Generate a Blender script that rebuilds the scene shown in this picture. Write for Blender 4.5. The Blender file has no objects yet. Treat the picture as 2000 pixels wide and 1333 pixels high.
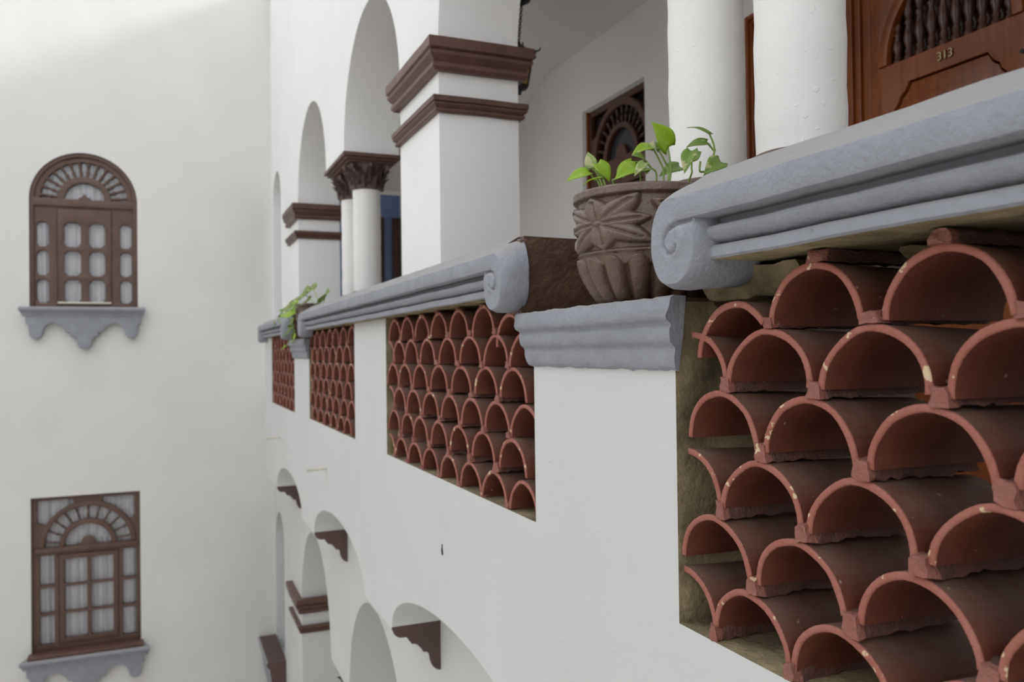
import bpy, bmesh, math, random
import numpy as np
from mathutils import Vector, Matrix, noise

S = bpy.context.scene
COL = S.collection
PI = math.pi
rnd = random.Random(7)

# ------------------------------------------------------------------ camera
cam_d = bpy.data.cameras.new('camera')
cam = bpy.data.objects.new('camera', cam_d)
COL.objects.link(cam)
S.camera = cam
yaw, pit, rol = .39681, .010978, -.01286
fw = Vector((math.sin(yaw) * math.cos(pit), math.cos(yaw) * math.cos(pit), math.sin(pit)))
rt = Vector((math.cos(yaw), -math.sin(yaw), 0))
up = rt.cross(fw)
r2 = rt * math.cos(rol) + up * math.sin(rol)
u2 = up * math.cos(rol) - rt * math.sin(rol)
cam.matrix_world = Matrix((r2, u2, -fw)).transposed().to_4x4()
cam_d.sensor_width = 36
cam_d.lens = 28.8
cam_d.clip_start = .02
cam_d.dof.use_dof = True
cam_d.dof.focus_distance = 1.75
cam_d.dof.aperture_fstop = 4.5

# ------------------------------------------------------------------ sky, sun, exposure
W = bpy.data.worlds.new('overcast_sky')
S.world = W
W.use_nodes = True
bg = W.node_tree.nodes['Background']
bg.inputs[0].default_value = (.93, .965, 1, 1)
bg.inputs[1].default_value = 1.6
sun_d = bpy.data.lights.new('sun', 'SUN')
sun = bpy.data.objects.new('sun', sun_d)
COL.objects.link(sun)
sun_d.energy = 1.5
sun_d.angle = math.radians(10)
sun_d.color = (1, .96, .9)
sun.rotation_euler = Vector((-1, .62, -.48)).to_track_quat('-Z', 'Y').to_euler()
S.view_settings.view_transform = 'Standard'
S.view_settings.look = 'None'
S.view_settings.exposure = .0
S.view_settings.gamma = 1.0
S.view_settings.use_curve_mapping = False
S.cycles.max_bounces = 9
S.cycles.diffuse_bounces = 6
S.cycles.caustics_reflective = False
S.cycles.caustics_refractive = False


# ------------------------------------------------------------------ materials
class NT:
    def __init__(s, name):
        m = bpy.data.materials.new(name)
        m.use_nodes = True
        s.m = m
        s.n = m.node_tree.nodes
        s.l = m.node_tree.links
        s.b = s.n['Principled BSDF']
        s.tc = s.n.new('ShaderNodeTexCoord')
        s.geo = None

    def node(s, t, **kw):
        n = s.n.new(t)
        for k, v in kw.items():
            if k in n.inputs:
                n.inputs[k].default_value = v
            else:
                setattr(n, k, v)
        return n

    def noise(s, scale, detail=4, rough=.55, vec=None, stretch=None):
        n = s.node('ShaderNodeTexNoise', Scale=scale, Detail=detail, Roughness=rough)
        v = vec or s.tc.outputs['Object']
        if stretch:
            mp = s.node('ShaderNodeMapping')
            mp.inputs['Scale'].default_value = stretch
            s.l.new(v, mp.inputs['Vector'])
            v = mp.outputs['Vector']
        s.l.new(v, n.inputs['Vector'])
        return n.outputs['Fac']

    def ramp(s, fac, stops):
        r = s.node('ShaderNodeValToRGB')
        e = r.color_ramp.elements
        while len(e) < len(stops):
            e.new(.5)
        for i, (p, c) in enumerate(stops):
            e[i].position = p
            e[i].color = (c, c, c, 1) if isinstance(c, (int, float)) else (*c, 1)
        s.l.new(fac, r.inputs[0])
        return r.outputs[0]

    def mix(s, fac, a, b, mode='MIX'):
        n = s.node('ShaderNodeMix', data_type='RGBA', blend_type=mode)
        for sock, v in ((n.inputs[0], fac), (n.inputs[6], a), (n.inputs[7], b)):
            if isinstance(v, (int, float)):
                sock.default_value = v
            elif isinstance(v, tuple):
                sock.default_value = (*v, 1)
            else:
                s.l.new(v, sock)
        return n.outputs[2]

    def math(s, op, a, b=0.):
        n = s.node('ShaderNodeMath', operation=op)
        for i, v in enumerate((a, b)):
            if isinstance(v, (int, float)):
                n.inputs[i].default_value = v
            else:
                s.l.new(v, n.inputs[i])
        return n.outputs[0]

    def col(s, v):
        if isinstance(v, tuple):
            s.b.inputs['Base Color'].default_value = (*v, 1)
        else:
            s.l.new(v, s.b.inputs['Base Color'])
        return s

    def rough(s, v, spec=.5):
        if isinstance(v, (int, float)):
            s.b.inputs['Roughness'].default_value = v
        else:
            s.l.new(v, s.b.inputs['Roughness'])
        s.b.inputs['Specular IOR Level'].default_value = spec
        return s

    def bump(s, h, strength=.3, dist=.005):
        b = s.node('ShaderNodeBump', Strength=strength, Distance=dist)
        s.l.new(h, b.inputs['Height'])
        s.l.new(b.outputs[0], s.b.inputs['Normal'])
        return s


def plaster(name, c, dirt=(.55, .52, .48), amount=.25, bump=.25):
    t = NT(name)
    big = t.noise(1.3, 5, .6)
    streak = t.noise(2.2, 4, .6, stretch=(1, 1, .14))
    f = t.math('MULTIPLY', t.ramp(streak, [(.45, 0), (.8, 1)]), amount)
    base = t.mix(t.ramp(big, [(.3, 0), (.7, 1)]), c, tuple(x * .94 for x in c))
    t.col(t.mix(f, base, dirt))
    t.rough(.82, .25)
    h = t.math('ADD', t.math('MULTIPLY', t.noise(26, 4, .5, stretch=(1, .35, 1)), .5), t.math('MULTIPLY', t.noise(150, 3), .25))
    h = t.math('ADD', h, t.ramp(t.noise(45, 1), [(.68, 0), (.76, .5)]))
    t.bump(h, bump, .006)
    return t.m


def paint(name, c, rough=.5, bump=.35, var=.2, scale=40., specks=True, spec=.4, dust=None):
    t = NT(name)
    v = t.noise(9, 4, .6)
    c1 = t.mix(t.ramp(v, [(.3, 0), (.7, 1)]), tuple(x * (1 - var) for x in c), tuple(min(1, x * (1 + var)) for x in c))
    if specks:
        c1 = t.mix(t.math('MULTIPLY', t.ramp(t.noise(70, 2), [(.7, 0), (.76, 1)]), .35), c1, tuple(x * .35 for x in c))
    if dust:       # dust and wear on the upper faces, also standing in for sky light
        g = t.node('ShaderNodeNewGeometry')
        sep = t.node('ShaderNodeSeparateXYZ')
        t.l.new(g.outputs['True Normal'], sep.inputs[0])
        f = t.math('MULTIPLY', t.ramp(sep.outputs[2], [(.45, 0), (.8, 1)]), t.ramp(t.noise(5, 4, .6), [(.25, .55), (.7, .95)]))
        c1 = t.mix(f, c1, dust)
    t.col(c1).rough(rough, spec)
    h = t.math('ADD', t.noise(scale, 4, .55), t.math('MULTIPLY', t.noise(scale * 4, 3), .3))
    t.bump(h, bump, .008)
    return t.m


def terracotta(name, c, c2, dust=.5, chips=.0, bump=.25):
    t = NT(name)
    oi = t.node('ShaderNodeObjectInfo')
    add = t.node('ShaderNodeVectorMath', operation='ADD')
    sc = t.node('ShaderNodeVectorMath', operation='SCALE')
    comb = t.node('ShaderNodeCombineXYZ')
    for i in range(3):
        t.l.new(oi.outputs['Random'], comb.inputs[i])
    t.l.new(comb.outputs[0], sc.inputs[0])
    sc.inputs['Scale'].default_value = 37.
    t.l.new(t.tc.outputs['Object'], add.inputs[0])
    t.l.new(sc.outputs[0], add.inputs[1])
    vec = add.outputs[0]
    base = t.mix(t.ramp(t.noise(14, 4, .6, vec), [(.3, 0), (.72, 1)]), c, c2)
    if dust:
        g = t.node('ShaderNodeNewGeometry')
        sep = t.node('ShaderNodeSeparateXYZ')
        t.l.new(g.outputs['True Normal'], sep.inputs[0])
        upf = t.ramp(sep.outputs[2], [(.35, 0), (1., 1)])
        f = t.math('MULTIPLY', upf, t.math('MULTIPLY', t.ramp(t.noise(22, 5, .6, vec), [(.3, .35), (.7, 1)]), dust))
        base = t.mix(f, base, (.16, .125, .10))
    if chips:
        f = t.ramp(t.noise(24, 3, .6, vec), [(1 - chips, 0), (1 - chips + .02, 1)])
        base = t.mix(f, base, (.62, .47, .30))
    else:
        f = t.ramp(t.noise(60, 2, .5, vec), [(.74, 0), (.76, .6)])
        base = t.mix(f, base, (.4, .3, .24))
    t.col(base).rough(.6, .35)
    t.bump(t.math('ADD', t.noise(45, 4, .6, vec), t.math('MULTIPLY', t.noise(180, 3, .6, vec), .35)), bump, .006)
    return t.m


def wood(name, c1, c2, rough=.38):
    t = NT(name)
    g = t.noise(6, 6, .65, stretch=(6, 6, .7))
    g2 = t.noise(2.5, 3, .5)
    base = t.mix(t.ramp(g, [(.35, 0), (.68, 1)]), c1, c2)
    base = t.mix(t.math('MULTIPLY', t.ramp(g2, [(.4, 0), (.7, 1)]), .5), base, tuple(x * .45 for x in c1))
    t.col(base).rough(rough, .5)
    t.bump(g, .12, .003)
    return t.m


def simple(name, c, rough=.5, metal=0., var=.12, scale=30, bump=.1):
    t = NT(name)
    t.col(t.mix(t.noise(scale, 4), tuple(x * (1 - var) for x in c), tuple(min(1, x * (1 + var)) for x in c)))
    t.rough(rough)
    t.b.inputs['Metallic'].default_value = metal
    t.bump(t.noise(scale * 2, 3), bump, .002)
    return t.m


M = {}
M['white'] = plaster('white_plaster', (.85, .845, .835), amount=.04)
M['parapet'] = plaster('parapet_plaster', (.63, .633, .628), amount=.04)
M['cream'] = plaster('white_plaster_column', (.83, .815, .795), amount=.10, bump=.35)
M['court'] = plaster('courtyard_plaster', (.70, .685, .66), (.61, .595, .57), amount=.22, bump=.1)
M['gallery'] = plaster('gallery_plaster', (.90, .88, .865), amount=.04, bump=.12)
M['blue'] = plaster('blue_light_tint_plaster', (.30, .40, .66), (.2, .28, .45), amount=.2, bump=.1)  # bluish light at the gallery end, put into the plaster colour
M['grey'] = paint('grey_paint', (.268, .278, .314), .62, .62, .09, 26, dust=(.31, .295, .285))
M['brown'] = paint('brown_paint', (.115, .060, .047), .42, .25, .2, 40)
M['brown_dark'] = paint('brown_masonry_paint', (.085, .048, .032), .36, .9, .35, 16)
M['corbel'] = paint('brown_corbel_paint', (.10, .062, .056), .6, .15, .1, 30, False)
M['frame'] = paint('window_frame_brown', (.105, .060, .046), .5, .12, .18, 30, False)
M['olive'] = paint('bare_mortar', (.25, .20, .118), .85, 1.0, .55, 20)
M['capital'] = paint('capital_brown', (.13, .085, .075), .5, .3, .25, 60, False)
M['tile'] = terracotta('tile_clay', (.095, .026, .018), (.15, .046, .024), .8)
M['rim'] = terracotta('tile_rim_paint', (.30, .098, .070), (.345, .140, .108), .12, .37, .5)
M['joint'] = terracotta('mortar_face_painted', (.245, .088, .066), (.28, .125, .098), .2, .33, 1.)
M['mortar'] = terracotta('mortar_painted', (.15, .06, .048), (.11, .062, .05), .3, .22, 1.)
M['wood'] = wood('door_wood', (.19, .044, .009), (.31, .086, .018))
M['wood_dark'] = wood('dark_turned_wood', (.070, .030, .022), (.125, .055, .038), .28)
M['wood_mid'] = wood('old_window_wood', (.10, .042, .030), (.16, .07, .048), .4)
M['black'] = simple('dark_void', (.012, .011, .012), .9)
M['iron'] = simple('black_iron', (.02, .02, .02), .5, .3)
M['brass'] = simple('aged_brass', (.36, .28, .16), .4, 1.)
M['amber'] = simple('amber_glass', (.42, .27, .05), .2)
M['soil'] = simple('potting_soil', (.05, .035, .025), .95, 0, .4, 60, .8)
M['floor'] = simple('courtyard_paving', (.72, .68, .63), .7, 0, .1, 8, .2)
M['gfloor'] = simple('gallery_clay_floor', (.36, .30, .26), .6, 0, .15, 8, .2)
M['pvc'] = simple('spout_plastic', (.62, .58, .50), .5)
M['stem'] = simple('green_stem', (.22, .34, .07), .5)

t = NT('pot_paint')
v = t.noise(18, 5, .65)
t.col(t.mix(t.ramp(v, [(.3, 0), (.75, 1)]), (.095, .056, .040), (.150, .094, .070))).rough(t.ramp(t.noise(30, 4), [(.3, .16), (.7, .42)]), .7)
t.bump(t.math('ADD', t.noise(55, 4, .6), t.math('MULTIPLY', t.noise(170, 4, .7), .5)), .55, .006)
M['pot'] = t.m

t = NT('curtain_cloth')
t.col((.92, .90, .90)).rough(.9, .1)
t.b.inputs['Subsurface Weight'].default_value = 0
t.bump(t.noise(200, 2), .1, .002)
M['curtain'] = t.m

t = NT('window_pane_glass')
out = t.n['Material Output']
tr = t.node('ShaderNodeBsdfTransparent')
gl = t.node('ShaderNodeBsdfGlossy', Roughness=.06)
fr = t.node('ShaderNodeFresnel', IOR=1.5)
ms = t.node('ShaderNodeMixShader')
tr.inputs[0].default_value = (.95, .95, .96, 1)
t.l.new(fr.outputs[0], ms.inputs[0])
t.l.new(tr.outputs[0], ms.inputs[1])
t.l.new(gl.outputs[0], ms.inputs[2])
t.l.new(ms.outputs[0], out.inputs[0])
M['glass'] = t.m

t = NT('dark_glass')
t.col(t.mix(t.noise(4, 2), (.03, .035, .04), (.07, .075, .085))).rough(.12, .6)
M['darkglass'] = t.m


def leafmat(name, c, c2, patch):
    t = NT(name)
    f = t.ramp(t.noise(38, 3, .6), [(1 - patch, 0), (1 - patch + .06, 1)])
    t.col(t.mix(f, c, c2)).rough(.35, .5)
    t.b.inputs['Transmission Weight'].default_value = 0
    t.bump(t.noise(60, 2), .15, .003)
    out = t.n['Material Output']
    tl = t.node('ShaderNodeBsdfTranslucent')
    tl.inputs[0].default_value = (min(1, c[0] * 1.7), min(1, c[1] * 1.5), c[2] * .8, 1)
    ms = t.node('ShaderNodeMixShader')
    ms.inputs[0].default_value = .42
    t.l.new(t.b.outputs[0], ms.inputs[1])
    t.l.new(tl.outputs[0], ms.inputs[2])
    t.l.new(ms.outputs[0], out.inputs[0])
    return t.m


M['leaf'] = leafmat('leaf_green', (.35, .52, .045), (.52, .64, .17), .42)
M['leaf2'] = leafmat('leaf_variegated', (.22, .34, .07), (.62, .58, .30), .47)
M['leaf3'] = leafmat('leaf_pale', (.36, .46, .17), (.68, .66, .42), .5)
M['leaf_dark'] = leafmat('leaf_dull', (.19, .30, .07), (.42, .44, .20), .40)


# ------------------------------------------------------------------ helpers
def link(name, me, mat=None, parent=None, smooth=None):
    o = bpy.data.objects.new(name, me)
    COL.objects.link(o)
    mats = mat if isinstance(mat, (list, tuple)) else [mat]
    if not me.materials:
        for k in mats:
            me.materials.append(M[k])
    if parent is not None:
        o.parent = parent
    if smooth is not None:
        me.shade_smooth()
        if smooth < 170:
            me.set_sharp_from_angle(angle=math.radians(smooth))
    return o


def from_bm(name, bm, mat, parent=None, smooth=None, recalc=True):
    if recalc:
        bmesh.ops.recalc_face_normals(bm, faces=bm.faces)
    me = bpy.data.meshes.new(name)
    bm.to_mesh(me)
    bm.free()
    return link(name, me, mat, parent, smooth)


def tag(o, label=None, cat=None, group=None, kind=None):
    if label: o['label'] = label
    if cat: o['category'] = cat
    if group: o['group'] = group
    if kind: o['kind'] = kind
    return o


def thing(name, loc, label, cat, group=None, kind=None):
    o = bpy.data.objects.new(name, None)
    o.empty_display_size = .05
    COL.objects.link(o)
    o.location = loc
    return tag(o, label, cat, group, kind)


def under(o, parent):
    """parent o (built in world coordinates) keeping its place"""
    o.parent = parent
    o.matrix_parent_inverse = Matrix.Translation(parent.location).inverted()
    return o


def plate(name, outer, holes, d0, d1, mat, plane='X', parent=None, bevel=0., smooth=None):
    """flat board from an outline with holes; plane X: outline is (y,z), extruded along x; plane Y: outline is (x,z)"""
    cu = bpy.data.curves.new('outline', 'CURVE')
    cu.dimensions = '2D'
    cu.fill_mode = 'BOTH'
    th = abs(d1 - d0)
    cu.extrude = th / 2 - bevel
    if bevel:
        cu.bevel_depth = bevel
        cu.bevel_resolution = 1
        cu.offset = -bevel
    for pts in [outer] + list(holes):
        sp = cu.splines.new('POLY')
        sp.points.add(len(pts) - 1)
        for p, (a, b) in zip(sp.points, pts):
            p.co = (a, b, 0, 1)
        sp.use_cyclic_u = True
    tmp = bpy.data.objects.new('outline', cu)
    COL.objects.link(tmp)
    dg = bpy.context.evaluated_depsgraph_get()
    dg.update()
    me = bpy.data.meshes.new_from_object(tmp.evaluated_get(dg))
    bpy.data.objects.remove(tmp)
    bpy.data.curves.remove(cu)
    me.name = name
    me.materials.clear()
    bm = bmesh.new()
    bm.from_mesh(me)
    bmesh.ops.remove_doubles(bm, verts=bm.verts, dist=2e-5)
    mid = (d0 + d1) / 2
    for v in bm.verts:
        a, b, h = v.co
        v.co = (mid + h, a, b) if plane == 'X' else ((a, mid - h, b) if plane == 'Y' else (a, b, mid + h))
    bm.to_mesh(me)
    bm.free()
    o = link(name, me, mat, None, smooth)
    if parent is not None:
        under(o, parent)
    return o


def arc(cx, cz, rx, rz, a0, a1, n=24):
    return [(cx + rx * math.cos(a0 + (a1 - a0) * i / n), cz + rz * math.sin(a0 + (a1 - a0) * i / n)) for i in range(n + 1)]


def rect(a0, b0, a1, b1):
    return [(a0, b0), (a1, b0), (a1, b1), (a0, b1)]


def box_bm(bm, x0, y0, z0, x1, y1, z1):
    vs = [bm.verts.new((x, y, z)) for x in (x0, x1) for y in (y0, y1) for z in (z0, z1)]
    for q in ((0, 1, 3, 2), (4, 6, 7, 5), (0, 4, 5, 1), (2, 3, 7, 6), (0, 2, 6, 4), (1, 5, 7, 3)):
        bm.faces.new([vs[i] for i in q])
    return vs


def box(name, lo, hi, mat, parent=None, bevel=0.):
    bm = bmesh.new()
    box_bm(bm, *lo, *hi)
    if bevel:
        bmesh.ops.bevel(bm, geom=list(bm.edges), offset=bevel, segments=2, affect='EDGES', profile=.5)
    o = from_bm(name, bm, mat, None, 40 if bevel else None)
    if parent is not None:
        under(o, parent)
    return o


def rough_up(bm, amp, freq, seed=0.):
    for v in bm.verts:
        n = noise.noise_vector(v.co * freq + Vector((seed, seed * 1.7, 0)))
        v.co += n * amp


def extrude_y(name, prof, y0, y1, mat, n=1, parent=None, amp=0., smooth=35, matf=None, ends=True):
    """closed (x,z) profile run along y"""
    bm = bmesh.new()
    rings = []
    for i in range(n + 1):
        y = y0 + (y1 - y0) * i / n
        rings.append([bm.verts.new((x, y, z)) for x, z in prof])
    k = len(prof)
    for i in range(n):
        for j in range(k):
            bm.faces.new((rings[i][j], rings[i][(j + 1) % k], rings[i + 1][(j + 1) % k], rings[i + 1][j]))
    if ends:
        bm.faces.new(rings[0])
        bm.faces.new(rings[-1][::-1])
    bmesh.ops.recalc_face_normals(bm, faces=bm.faces)
    if matf:
        for f in bm.faces:
            f.normal_update()
            f.material_index = matf(f)
    if amp:
        rough_up(bm, amp, 9.)
    o = from_bm(name, bm, mat, None, smooth)
    if parent is not None:
        under(o, parent)
    return o


def lathe_bm(bm, prof, cx, cy, seg=32, cap=True):
    rings = []
    for r, z in prof:
        rings.append([bm.verts.new((cx + r * math.cos(2 * PI * j / seg), cy + r * math.sin(2 * PI * j / seg), z)) for j in range(seg)])
    for a, b in zip(rings, rings[1:]):
        for j in range(seg):
            bm.faces.new((a[j], a[(j + 1) % seg], b[(j + 1) % seg], b[j]))
    if cap:
        bm.faces.new(rings[0][::-1])
        bm.faces.new(rings[-1])


def lathe(name, prof, cx, cy, mat, parent=None, seg=32, smooth=40, amp=0.):
    bm = bmesh.new()
    lathe_bm(bm, prof, cx, cy, seg)
    if amp:
        rough_up(bm, amp, 6., cx * 3 + cy)
    o = from_bm(name, bm, mat, None, smooth)
    if parent is not None:
        under(o, parent)
    return o


def tube_bm(bm, pts, rads, seg=8):
    pts = [Vector(p) for p in pts]
    rings = []
    ref = Vector((.31, .2, .93)).normalized()
    for i, p in enumerate(pts):
        d = (pts[min(i + 1, len(pts) - 1)] - pts[max(i - 1, 0)]).normalized()
        a = d.cross(ref)
        if a.length < .05:
            a = d.cross(Vector((1, 0, 0)))
        a.normalize()
        b = d.cross(a)
        r = rads[i] if isinstance(rads, (list, tuple)) else rads
        rings.append([bm.verts.new(p + (a * math.cos(2 * PI * j / seg) + b * math.sin(2 * PI * j / seg)) * r) for j in range(seg)])
    for a, b in zip(rings, rings[1:]):
        for j in range(seg):
            bm.faces.new((a[j], a[(j + 1) % seg], b[(j + 1) % seg], b[j]))
    bm.faces.new(rings[0][::-1])
    bm.faces.new(rings[-1])


def tube(name, pts, rads, mat, parent=None, seg=8):
    bm = bmesh.new()
    tube_bm(bm, pts, rads, seg)
    o = from_bm(name, bm, mat, None, 60)
    if parent is not None:
        under(o, parent)
    return o


def sstep(a, b, x):
    t = np.clip((x - a) / (b - a), 0, 1)
    return t * t * (3 - 2 * t)


# ------------------------------------------------------------------ the building
LOW = -4.09           # the arcade below repeats the one above
GROUND = -4.75
YL = 11.23            # far courtyard wall
TOP = 4.72
HIGH = 3.9  # opposite wall height, set for the sky light
ARC_R, SPR = .825, 1.53
BAYS = [3.06, 5.445, 7.87, .63]       # arch centres along the arcade

# arcaded wall (upper and lower arches), with the two narrow slits past the last pilaster
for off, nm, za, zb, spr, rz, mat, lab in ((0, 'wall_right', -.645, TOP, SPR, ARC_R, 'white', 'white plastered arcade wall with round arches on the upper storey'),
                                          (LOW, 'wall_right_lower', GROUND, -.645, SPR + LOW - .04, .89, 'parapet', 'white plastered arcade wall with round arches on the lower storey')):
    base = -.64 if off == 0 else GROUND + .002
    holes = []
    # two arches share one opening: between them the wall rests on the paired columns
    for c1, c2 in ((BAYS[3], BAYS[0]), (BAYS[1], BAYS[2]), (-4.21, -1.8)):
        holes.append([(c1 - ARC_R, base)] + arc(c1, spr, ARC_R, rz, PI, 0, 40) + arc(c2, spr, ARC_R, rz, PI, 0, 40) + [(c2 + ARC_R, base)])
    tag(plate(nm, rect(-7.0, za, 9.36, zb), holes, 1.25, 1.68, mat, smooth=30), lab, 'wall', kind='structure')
for nm, za, zb, crown, sill_z, mat, lab in (('wall_right_end', -.645, TOP, 2.30, .20, 'white', 'narrow white wall strip with a slit arch in the upper far corner'),
                                         ('wall_right_lower_end', GROUND, -.645, -2.01, -3.86, 'parapet', 'narrow white wall strip with a slit arch in the lower far corner')):
    slit = [(10.29, sill_z)] + arc(10.70, crown - .41, .41, .41, PI, 0, 24) + [(11.11, sill_z)]
    tag(plate(nm, rect(9.36, za, YL, zb), [slit], 1.275, 1.68, mat, smooth=30), lab, 'wall', kind='structure')

# parapet, corbelled out over the lower arcade
PAN = [(-.35, 1.483, -.588), (2.22, 4.017, -.512), (4.771, 6.447, -.510), (7.256, 8.925, -.518)]
PZ = -1.355
out = [(-7.0, PZ)]
for c, hw in ((.63, .86), (3.05, .91), (5.43, .86), (7.75, .85)):
    out += arc(c, PZ, hw, .275, PI, 0, 30)
out += [(9.63, PZ), (9.63, .166), (7.256, .166), (7.256, .10), (6.447, .10), (6.447, .166), (2.22, .166), (2.22, .10), (1.483, .10), (1.483, .166), (-7.0, .166)]
ph = [rect(a, z, b, .1659) for a, b, z in PAN]
# the panels open upward under the rail: cut them out of the outline
top = [(9.63, .166)]
for a, b, z in reversed(PAN):
    hi_b = .10 if b in (1.483, 6.447) else .166
    hi_a = .10 if a in (2.22, 7.256) else .166
    top += [(b, hi_b), (b, z), (a, z), (a, hi_a)]
i = out.index((9.63, .166))
out = out[:i] + top + [(-7.0, .166)]
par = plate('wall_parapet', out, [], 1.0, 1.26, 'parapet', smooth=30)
me = par.data
me.materials.append(M['olive'])
for p in me.polygons:
    c = p.center
    if abs(p.normal.x) < .5:
        for a, b, z in PAN:
            if a - .003 <= c.y <= b + .003 and z - .003 <= c.z <= .17:
                p.material_index = 1
tag(par, 'white plastered parapet overhanging the lower arches', 'wall', kind='structure')

tag(plate('wall_left', rect(-9.2, GROUND, 3.3, TOP + 1.0),
          [[(-1.53, .585), (-.352, .585)] + arc(-.941, 1.89, .589, .589, 0, PI, 40),
           rect(-1.532, -3.54, -.345, -1.696)],
          YL, YL + .30, 'court', 'Y', smooth=30),
    'tall off-white courtyard wall with two wooden windows', 'wall', kind='structure')
tag(box('wall_opposite', (-9.2, -9.2, GROUND), (-9.0, YL + .3, HIGH), 'court'), 'plain off-white wall across the courtyard, unseen, height set for the sky light', 'wall', kind='structure')  # out of view; its height controls how much sky light enters
tag(box('wall_near', (-9.2, -9.2, GROUND), (3.3, -9.0, 1.2), 'court'), 'plain off-white wall added unseen behind the viewer, kept low for the light', 'wall', kind='structure')  # added out of view; distance and low height shape the light
tag(box('floor', (-9.0, -9.0, GROUND - .1), (3.3, YL + .3, GROUND), 'floor'), 'paved courtyard floor', 'floor', kind='structure')
tag(box('floor_gallery', (1.26, -7.0, -.85), (3.0, YL, -.65), 'gfloor'), 'clay floor of the upper gallery behind the parapet', 'floor', kind='structure')
tag(box('roof', (1.25, -7.0, TOP), (3.3, YL + .3, TOP + .15), 'white'), 'flat roof slab over the gallery wing', 'roof', kind='structure')

# gallery back wall with openings
D3 = (1.94, 2.985)
D2 = (3.06, 3.72)
D1 = (4.77, 5.68)
DT = 1.853
wh = [rect(a, -.64, b, DT) for a, b in (D3, D2, D1)]
tag(plate('wall_back', rect(-7.0, -.645, YL, 2.9), wh, 3.0, 3.18, 'gallery'), 'white inner wall of the gallery with wooden doors', 'wall', kind='structure')
tag(box('wall_lower_back', (3.0, -7.0, GROUND), (3.18, YL, -.645), 'gallery'), 'white inner wall of the lower gallery', 'wall', kind='structure')
tag(box('wall_upper_back', (3.0, -7.0, 2.9), (3.18, YL, TOP), 'gallery'), 'white wall above the gallery ceiling', 'wall', kind='structure')
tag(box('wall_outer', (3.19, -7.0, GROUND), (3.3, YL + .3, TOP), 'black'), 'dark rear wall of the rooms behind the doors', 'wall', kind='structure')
tag(box('wall_gallery_end', (1.69, YL - .06, -.648), (3.0, YL - .001, 2.9), 'blue'), 'gallery end wall beyond the paired columns, blue light painted into its colour', 'wall', kind='structure')
tag(box('trim_1', (2.88, YL - .12, -.65), (2.995, YL - .065, 1.86), 'wood_dark', bevel=.01), 'dark wooden door casing in the blue-tinted gallery corner', 'door casing', kind='structure')
tag(box('trim_2', (2.60, YL - .12, -.65), (2.765, YL - .065, 1.86), 'wood_dark', bevel=.01), 'dark wooden door casing beside the paired columns', 'door casing', kind='structure')

# gallery ceiling: flat, falling in a haunch to a cross beam at the paired columns
prof = [(-7.0, 2.352), (6.15, 2.352)]
prof += [(6.15 + .90 * math.sin(a), 2.352 - .88 + .88 * math.cos(a)) for a in np.linspace(.08, PI / 2 * .98, 22)]
prof += [(7.06, 1.42), (7.26, 1.42)]
prof += [(8.16 - .90 * math.cos(a), 1.47 + .88 * math.sin(a)) for a in np.linspace(.03, PI / 2, 16)]
prof += [(YL, 2.352), (YL, 2.6), (-7.0, 2.6)]
tag(plate('ceiling', [(float(a), float(b)) for a, b in prof], [], 1.69, 2.999, 'gallery', smooth=30), 'white plastered gallery ceiling with a rounded cross beam', 'ceiling', kind='structure')
tag(box('ceiling_lower', (1.69, -7.0, -1.02), (2.999, YL, -.86), 'gallery'), 'white ceiling of the lower gallery', 'ceiling', kind='structure')

# niche floors and plinths behind the pots
for nm, a, b, lab in (('trim_3', 1.484, 2.219, 'brown painted plinth under the near paired columns'), ('trim_4', 6.448, 7.255, 'brown painted plinth under the far paired columns')):
    bm = bmesh.new()
    for lo, hi in (((1.0, a, .02), (1.27, b, .107)), ((1.27, a, -.66), (1.70, b, .345))):
        vs = box_bm(bm, *lo, *hi)
    bmesh.ops.subdivide_edges(bm, edges=bm.edges[:], cuts=5, use_grid_fill=True)
    rough_up(bm, .004, 11.)
    tag(from_bm(nm, bm, 'brown_dark', None, 40), lab, 'plinth', kind='structure')

# brown mouldings around the pillars
def mould(name, y0, y1, z0, z1, pr, x0, x1, label, open_end=False):
    """moulding with a cyma profile wrapped round a pillar"""
    h = z1 - z0
    pf = [(0, 0), (pr * .42, .0), (pr * .62, .10), (pr * .62, .22), (pr * .50, .28), (pr * .66, .36), (pr * .86, .46), (pr * .92, .56), (pr * .78, .60), (pr, .66), (pr, .97), (pr * .9, 1.0), (0, 1.0)]
    bm = bmesh.new()
    rings = []
    for p, q in pf:
        z = z0 + q * h
        rings.append([bm.verts.new(c) for c in ((x0 - p, y0 - p, z), (x1 + p, y0 - p, z), (x1 + p, y1 + p, z), (x0 - p, y1 + p, z))])
    for a, b in zip(rings, rings[1:]):
        for j in range(4):
            bm.faces.new((a[j], a[(j + 1) % 4], b[(j + 1) % 4], b[j]))
    bm.faces.new(rings[0])
    bm.faces.new(rings[-1])
    bmesh.ops.subdivide_edges(bm, edges=[e for e in bm.edges if e.calc_length() > .2], cuts=6)
    rough_up(bm, .0025, 7., z0)
    return tag(from_bm(name, bm, 'brown', None, 25), label, 'moulding', kind='structure')


n_tr = 5
PIL = [(3.885, 4.62, 'middle'), (8.695, 9.36, 'corner')]
for a, b, w in PIL:
    for off, st in ((0, 'upper'), (LOW, 'lower')):
        for z0, z1, pr, q in ((1.392, 1.55, .068, 'thick top'), (1.188, 1.268, .042, 'thin second')):
            mould('trim_%d' % n_tr, a, b, z0 + off, z1 + off, pr, 1.25, 1.68, '%s brown moulding around the %s pillar of the %s storey' % (q, w, st))
            n_tr += 1


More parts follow.
